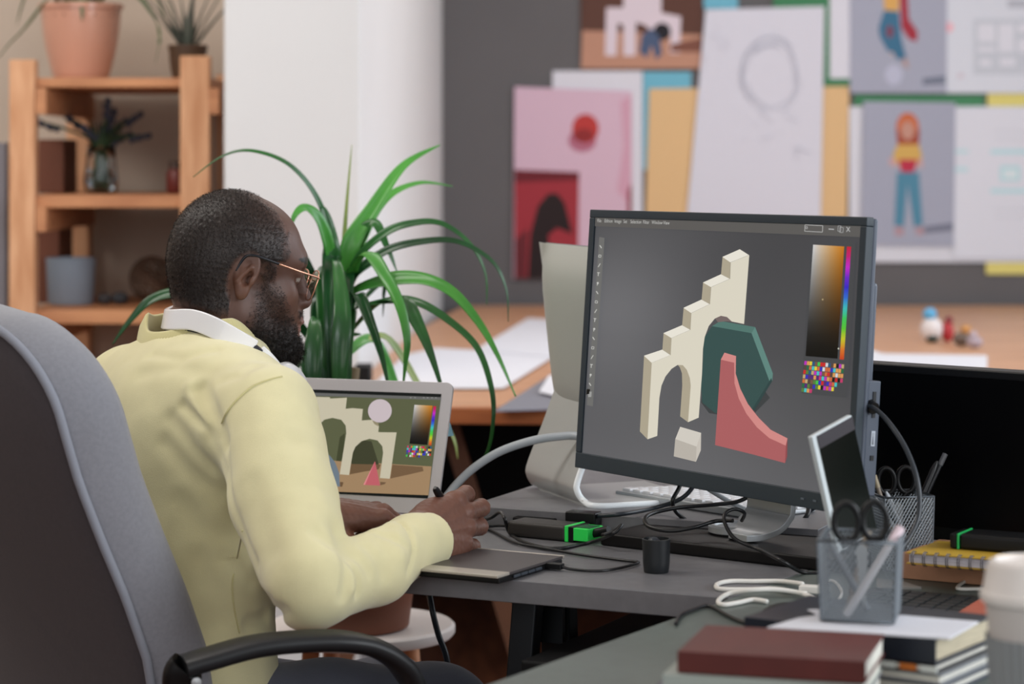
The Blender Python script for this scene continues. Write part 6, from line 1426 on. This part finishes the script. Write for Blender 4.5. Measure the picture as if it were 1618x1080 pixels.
obj('back_bar', MB().tube(crom([sc_c-Vector((0, 0, .06)), sc_c-cF*.24-Vector((0, 0, .055)), cpt(1, .53, .05), cpt(1, .66, .05)], 5), .016, 10), blackp, ch, smooth=True)
for k in range(5):
    a = k*2*math.pi/5+.3; e = Vector((sc_c.x+.28*math.cos(a), sc_c.y+.28*math.sin(a), .075)); lg_ = obj('base_leg', MB().tube([Vector((sc_c.x, sc_c.y, .11)), e], [.028, .017], 10), blackp, ch, smooth=True)
    obj('caster', MB().tube([e+Vector((-.02*math.sin(a), .02*math.cos(a), -.046)), e+Vector((.02*math.sin(a), -.02*math.cos(a), -.046))], .028, 16), blackm, lg_, smooth=True, sharp=50)

# ------------------------------------------------------------------ the big plant on its white stool
sx = V(560, 0, 3.85).x; sY = 3.86; stc = Vector((sx+.01, sY, 0))
stl = thing('stool', stc, 'round white stool carrying the big plant behind the desk', 'stool'); swh = mat('stool_white', 'd8d2cf', .5)
zs = .5
obj('seat', MB().lathe([(.001, zs-.02), (.145, zs-.02), (.150, zs-.014), (.150, zs-.004), (.146, zs), (.001, zs)], stc, 48), swh, stl, smooth=True, sharp=40)
for k in range(4):
    a = k*math.pi/2+.6; obj('leg', MB().tube([stc+Vector((.09*math.cos(a), .09*math.sin(a), zs-.02)), stc+Vector((.14*math.cos(a), .14*math.sin(a), 0))], [.014, .010], 10), woodh, stl, smooth=True)
ptc = Vector((stc.x-.012, sY-.035, zs+.0006))
gr = [leafmat('leaf_deep', '2c6a2c', '1b4d22', .32), leafmat('leaf_bright', '4f9a3c', '37802f', .35), leafmat('leaf_dark', '1d5228', '123a1c', .3), leafmat('leaf_yellowing', '8a9a4c', '6f8440', .4)]
plant = thing('dracaena', ptc, 'big green plant with long drooping strap leaves behind the laptop', 'plant')
obj('pot', MB().lathe([(.085, 0), (.090, .004), (.100, .08), (.112, .19), (.116, .2), (.116, .215), (.110, .215), (.106, .19), (.001, .185)], ptc, 48), mat('brown_pot', '7c4a36', .55, noise=.15, nscale=12), plant, smooth=True, sharp=50)
obj('soil', MB().lathe([(.001, .186), (.105, .186), (.105, .196), (.001, .202)], ptc, 24), mat('soil', '2b211c', .95), plant, smooth=True, sharp=40)
crown = V(528, 640, 3.88)
for dx in (-.02, .015): obj('cane', MB().tube(crom([ptc+Vector((dx, 0, .19)), crown+Vector((dx, 0, -.1)), crown+Vector((dx*2, 0, .06))], 5), .012, 10), mat('cane_brown', '6a5a40', .7, bump=.3, bscale=60), plant, smooth=True)
k6 = lambda x, y, d: V(300+x/2.078, 200+y/2.078, d)
LV = [ # (points in crop coordinates with depth, width, material, fold)
 ([(480, 640, 3.86), (474, 460, 3.84), (430, 262, 3.8), (335, 132, 3.76), (210, 80, 3.74), (110, 95, 3.74), (10, 165, 3.75)], .015, 0),
 ([(490, 620, 3.86), (520, 410, 3.84), (600, 270, 3.86), (700, 130, 3.9), (820, 60, 3.95)], .044, 1),
 ([(500, 600, 3.86), (560, 380, 3.88), (640, 240, 3.92), (750, 185, 3.98), (862, 195, 4.02)], .024, 1),
 ([(500, 620, 3.86), (540, 450, 3.82), (640, 350, 3.8), (740, 316, 3.8), (830, 320, 3.8), (920, 385, 3.8), (970, 480, 3.8), (975, 585, 3.8)], .020, 0),
 ([(500, 640, 3.86), (540, 490, 3.8), (640, 410, 3.78), (760, 378, 3.78), (880, 378, 3.78), (990, 440, 3.78), (1038, 530, 3.78), (1046, 640, 3.78)], .020, 2),
 ([(500, 680, 3.86), (520, 560, 3.8), (640, 508, 3.74), (760, 502, 3.72), (860, 545, 3.7), (945, 640, 3.68), (1010, 750, 3.66), (1070, 885, 3.66)], .040, 1),
 ([(500, 700, 3.86), (520, 612, 3.78), (640, 574, 3.7), (740, 576, 3.68), (840, 630, 3.66), (940, 722, 3.64), (988, 850, 3.62), (996, 960, 3.62), (970, 1080, 3.64), (880, 1180, 3.66)], .022, 0),
 ([(500, 640, 3.86), (545, 548, 3.74), (590, 640, 3.68), (630, 755, 3.64), (655, 870, 3.62)], .030, 2),
 ([(500, 600, 3.86), (540, 450, 3.78), (590, 410, 3.72), (640, 480, 3.66), (690, 580, 3.62), (714, 690, 3.60), (708, 780, 3.60), (698, 870, 3.61)], .036, 1),
 ([(510, 700, 3.86), (620, 585, 3.74), (700, 580, 3.66), (752, 660, 3.62), (795, 760, 3.6), (840, 900, 3.6)], .044, 0),
 ([(490, 900, 3.62), (492, 760, 3.62), (500, 620, 3.64), (490, 500, 3.7), (478, 440, 3.76), (470, 520, 3.84)], .042, 0),
 ([(402, 900, 3.56), (402, 780, 3.56), (408, 680, 3.58), (415, 630, 3.64), (440, 680, 3.78)], .042, 0),
 ([(480, 600, 3.86), (462, 430, 3.8), (425, 310, 3.76), (380, 268, 3.74), (345, 290, 3.72), (325, 350, 3.72)], .034, 1),
 ([(480, 620, 3.86), (468, 440, 3.8), (452, 330, 3.8), (438, 275, 3.8), (430, 262, 3.8)], .040, 0),
 ([(500, 560, 3.86), (505, 400, 3.88), (516, 240, 3.92), (532, 60, 3.96)], .012, 3),
 ([(505, 600, 3.86), (530, 420, 3.86), (600, 318, 3.84), (645, 390, 3.82), (680, 475, 3.82)], .034, 0),
 ([(450, 640, 3.86), (395, 500, 3.84), (368, 420, 3.84), (355, 385, 3.84)], .036, 2),
 ([(505, 690, 3.86), (540, 684, 3.84), (562, 681, 3.83)], .018, 1),
 ([(480, 640, 3.86), (520, 500, 3.88), (600, 440, 3.9), (655, 405, 3.92)], .034, 2),
 ([(520, 620, 3.9), (630, 510, 3.98), (636, 560, 4.0), (634, 625, 4.02)], .012, 2),
 ([(400, 700, 3.86), (250, 560, 3.84), (0, 545, 3.82), (-120, 565, 3.82), (-200, 640, 3.82), (-255, 715, 3.82)], .034, 2),
 ([(500, 760, 3.86), (600, 700, 3.95), (680, 880, 4.0), (720, 1080, 4.0), (690, 1190, 4.0)], .03, 1),
 ([(500, 760, 3.86), (640, 690, 3.98), (780, 900, 4.02), (860, 1010, 4.02), (880, 1090, 4.02)], .02, 3),
]
for x, t_, b_, w_, m_ in ((420, 560, 900, .045, 2), (440, 480, 880, .05, 0), (458, 420, 880, .045, 2), (476, 500, 900, .05, 2), (510, 470, 880, .05, 2), (525, 560, 900, .04, 0), (445, 620, 900, .05, 2), (385, 720, 920, .04, 2), (345, 740, 940, .035, 0), (322, 790, 960, .03, 2)):
    LV.append(([(480, 700, 3.9), ((480+x)/2, t_+20, 3.84), (x, t_+40, 3.76), (x-4, (t_+b_)/2, 3.7), (x+2, b_+60, 3.7)], w_, m_))
for pts, wd, m_ in LV: leafobj('leaf', leafmesh([k6(*p) for p in pts], wd*.72, up=(.25, -.75, .6), fold=.3), gr[m_], plant)
# right-hand glow pot on the floor behind

# ------------------------------------------------------------------ groups of repeated things
GR = {('art_print', 'sketch_paper', 'colored_paper', 'document_sheet'): 'papers and prints pinned to the grey wall', ('cable', 'usb_cable'): 'cables on and round the desks',
      ('toy_figure',): 'small toys on the wooden table', ('stone',): 'stones on the lower shelf board', ('wooden_box',): 'brown boxes on the pine shelf', ('desk',): 'grey desks pushed together',
      ('pencil_cup',): 'wire mesh pencil cups', ('scissors',): 'scissors in the pencil cups', ('pen', 'pencil', 'marker'): 'pens and pencils in the mesh cups', ('book', 'notebook'): 'books piled on the near desk',
      ('power_bank',): 'power banks', ('potted_plant',): 'potted plants on top of the pine shelf', ('usb_plug', 'usb_tip', 'cable_plug'): 'cable plugs'}
for o in list(col.objects):
    if o.parent or 'category' not in o: continue
    k = o.name.split('.')[0]
    for ks, g_ in GR.items():
        if k in ks: o['group'] = g_
    if k == 'paper_sheet': o['group'] = 'papers and prints pinned to the grey wall' if o.location.y > 8.2 else 'loose white papers'
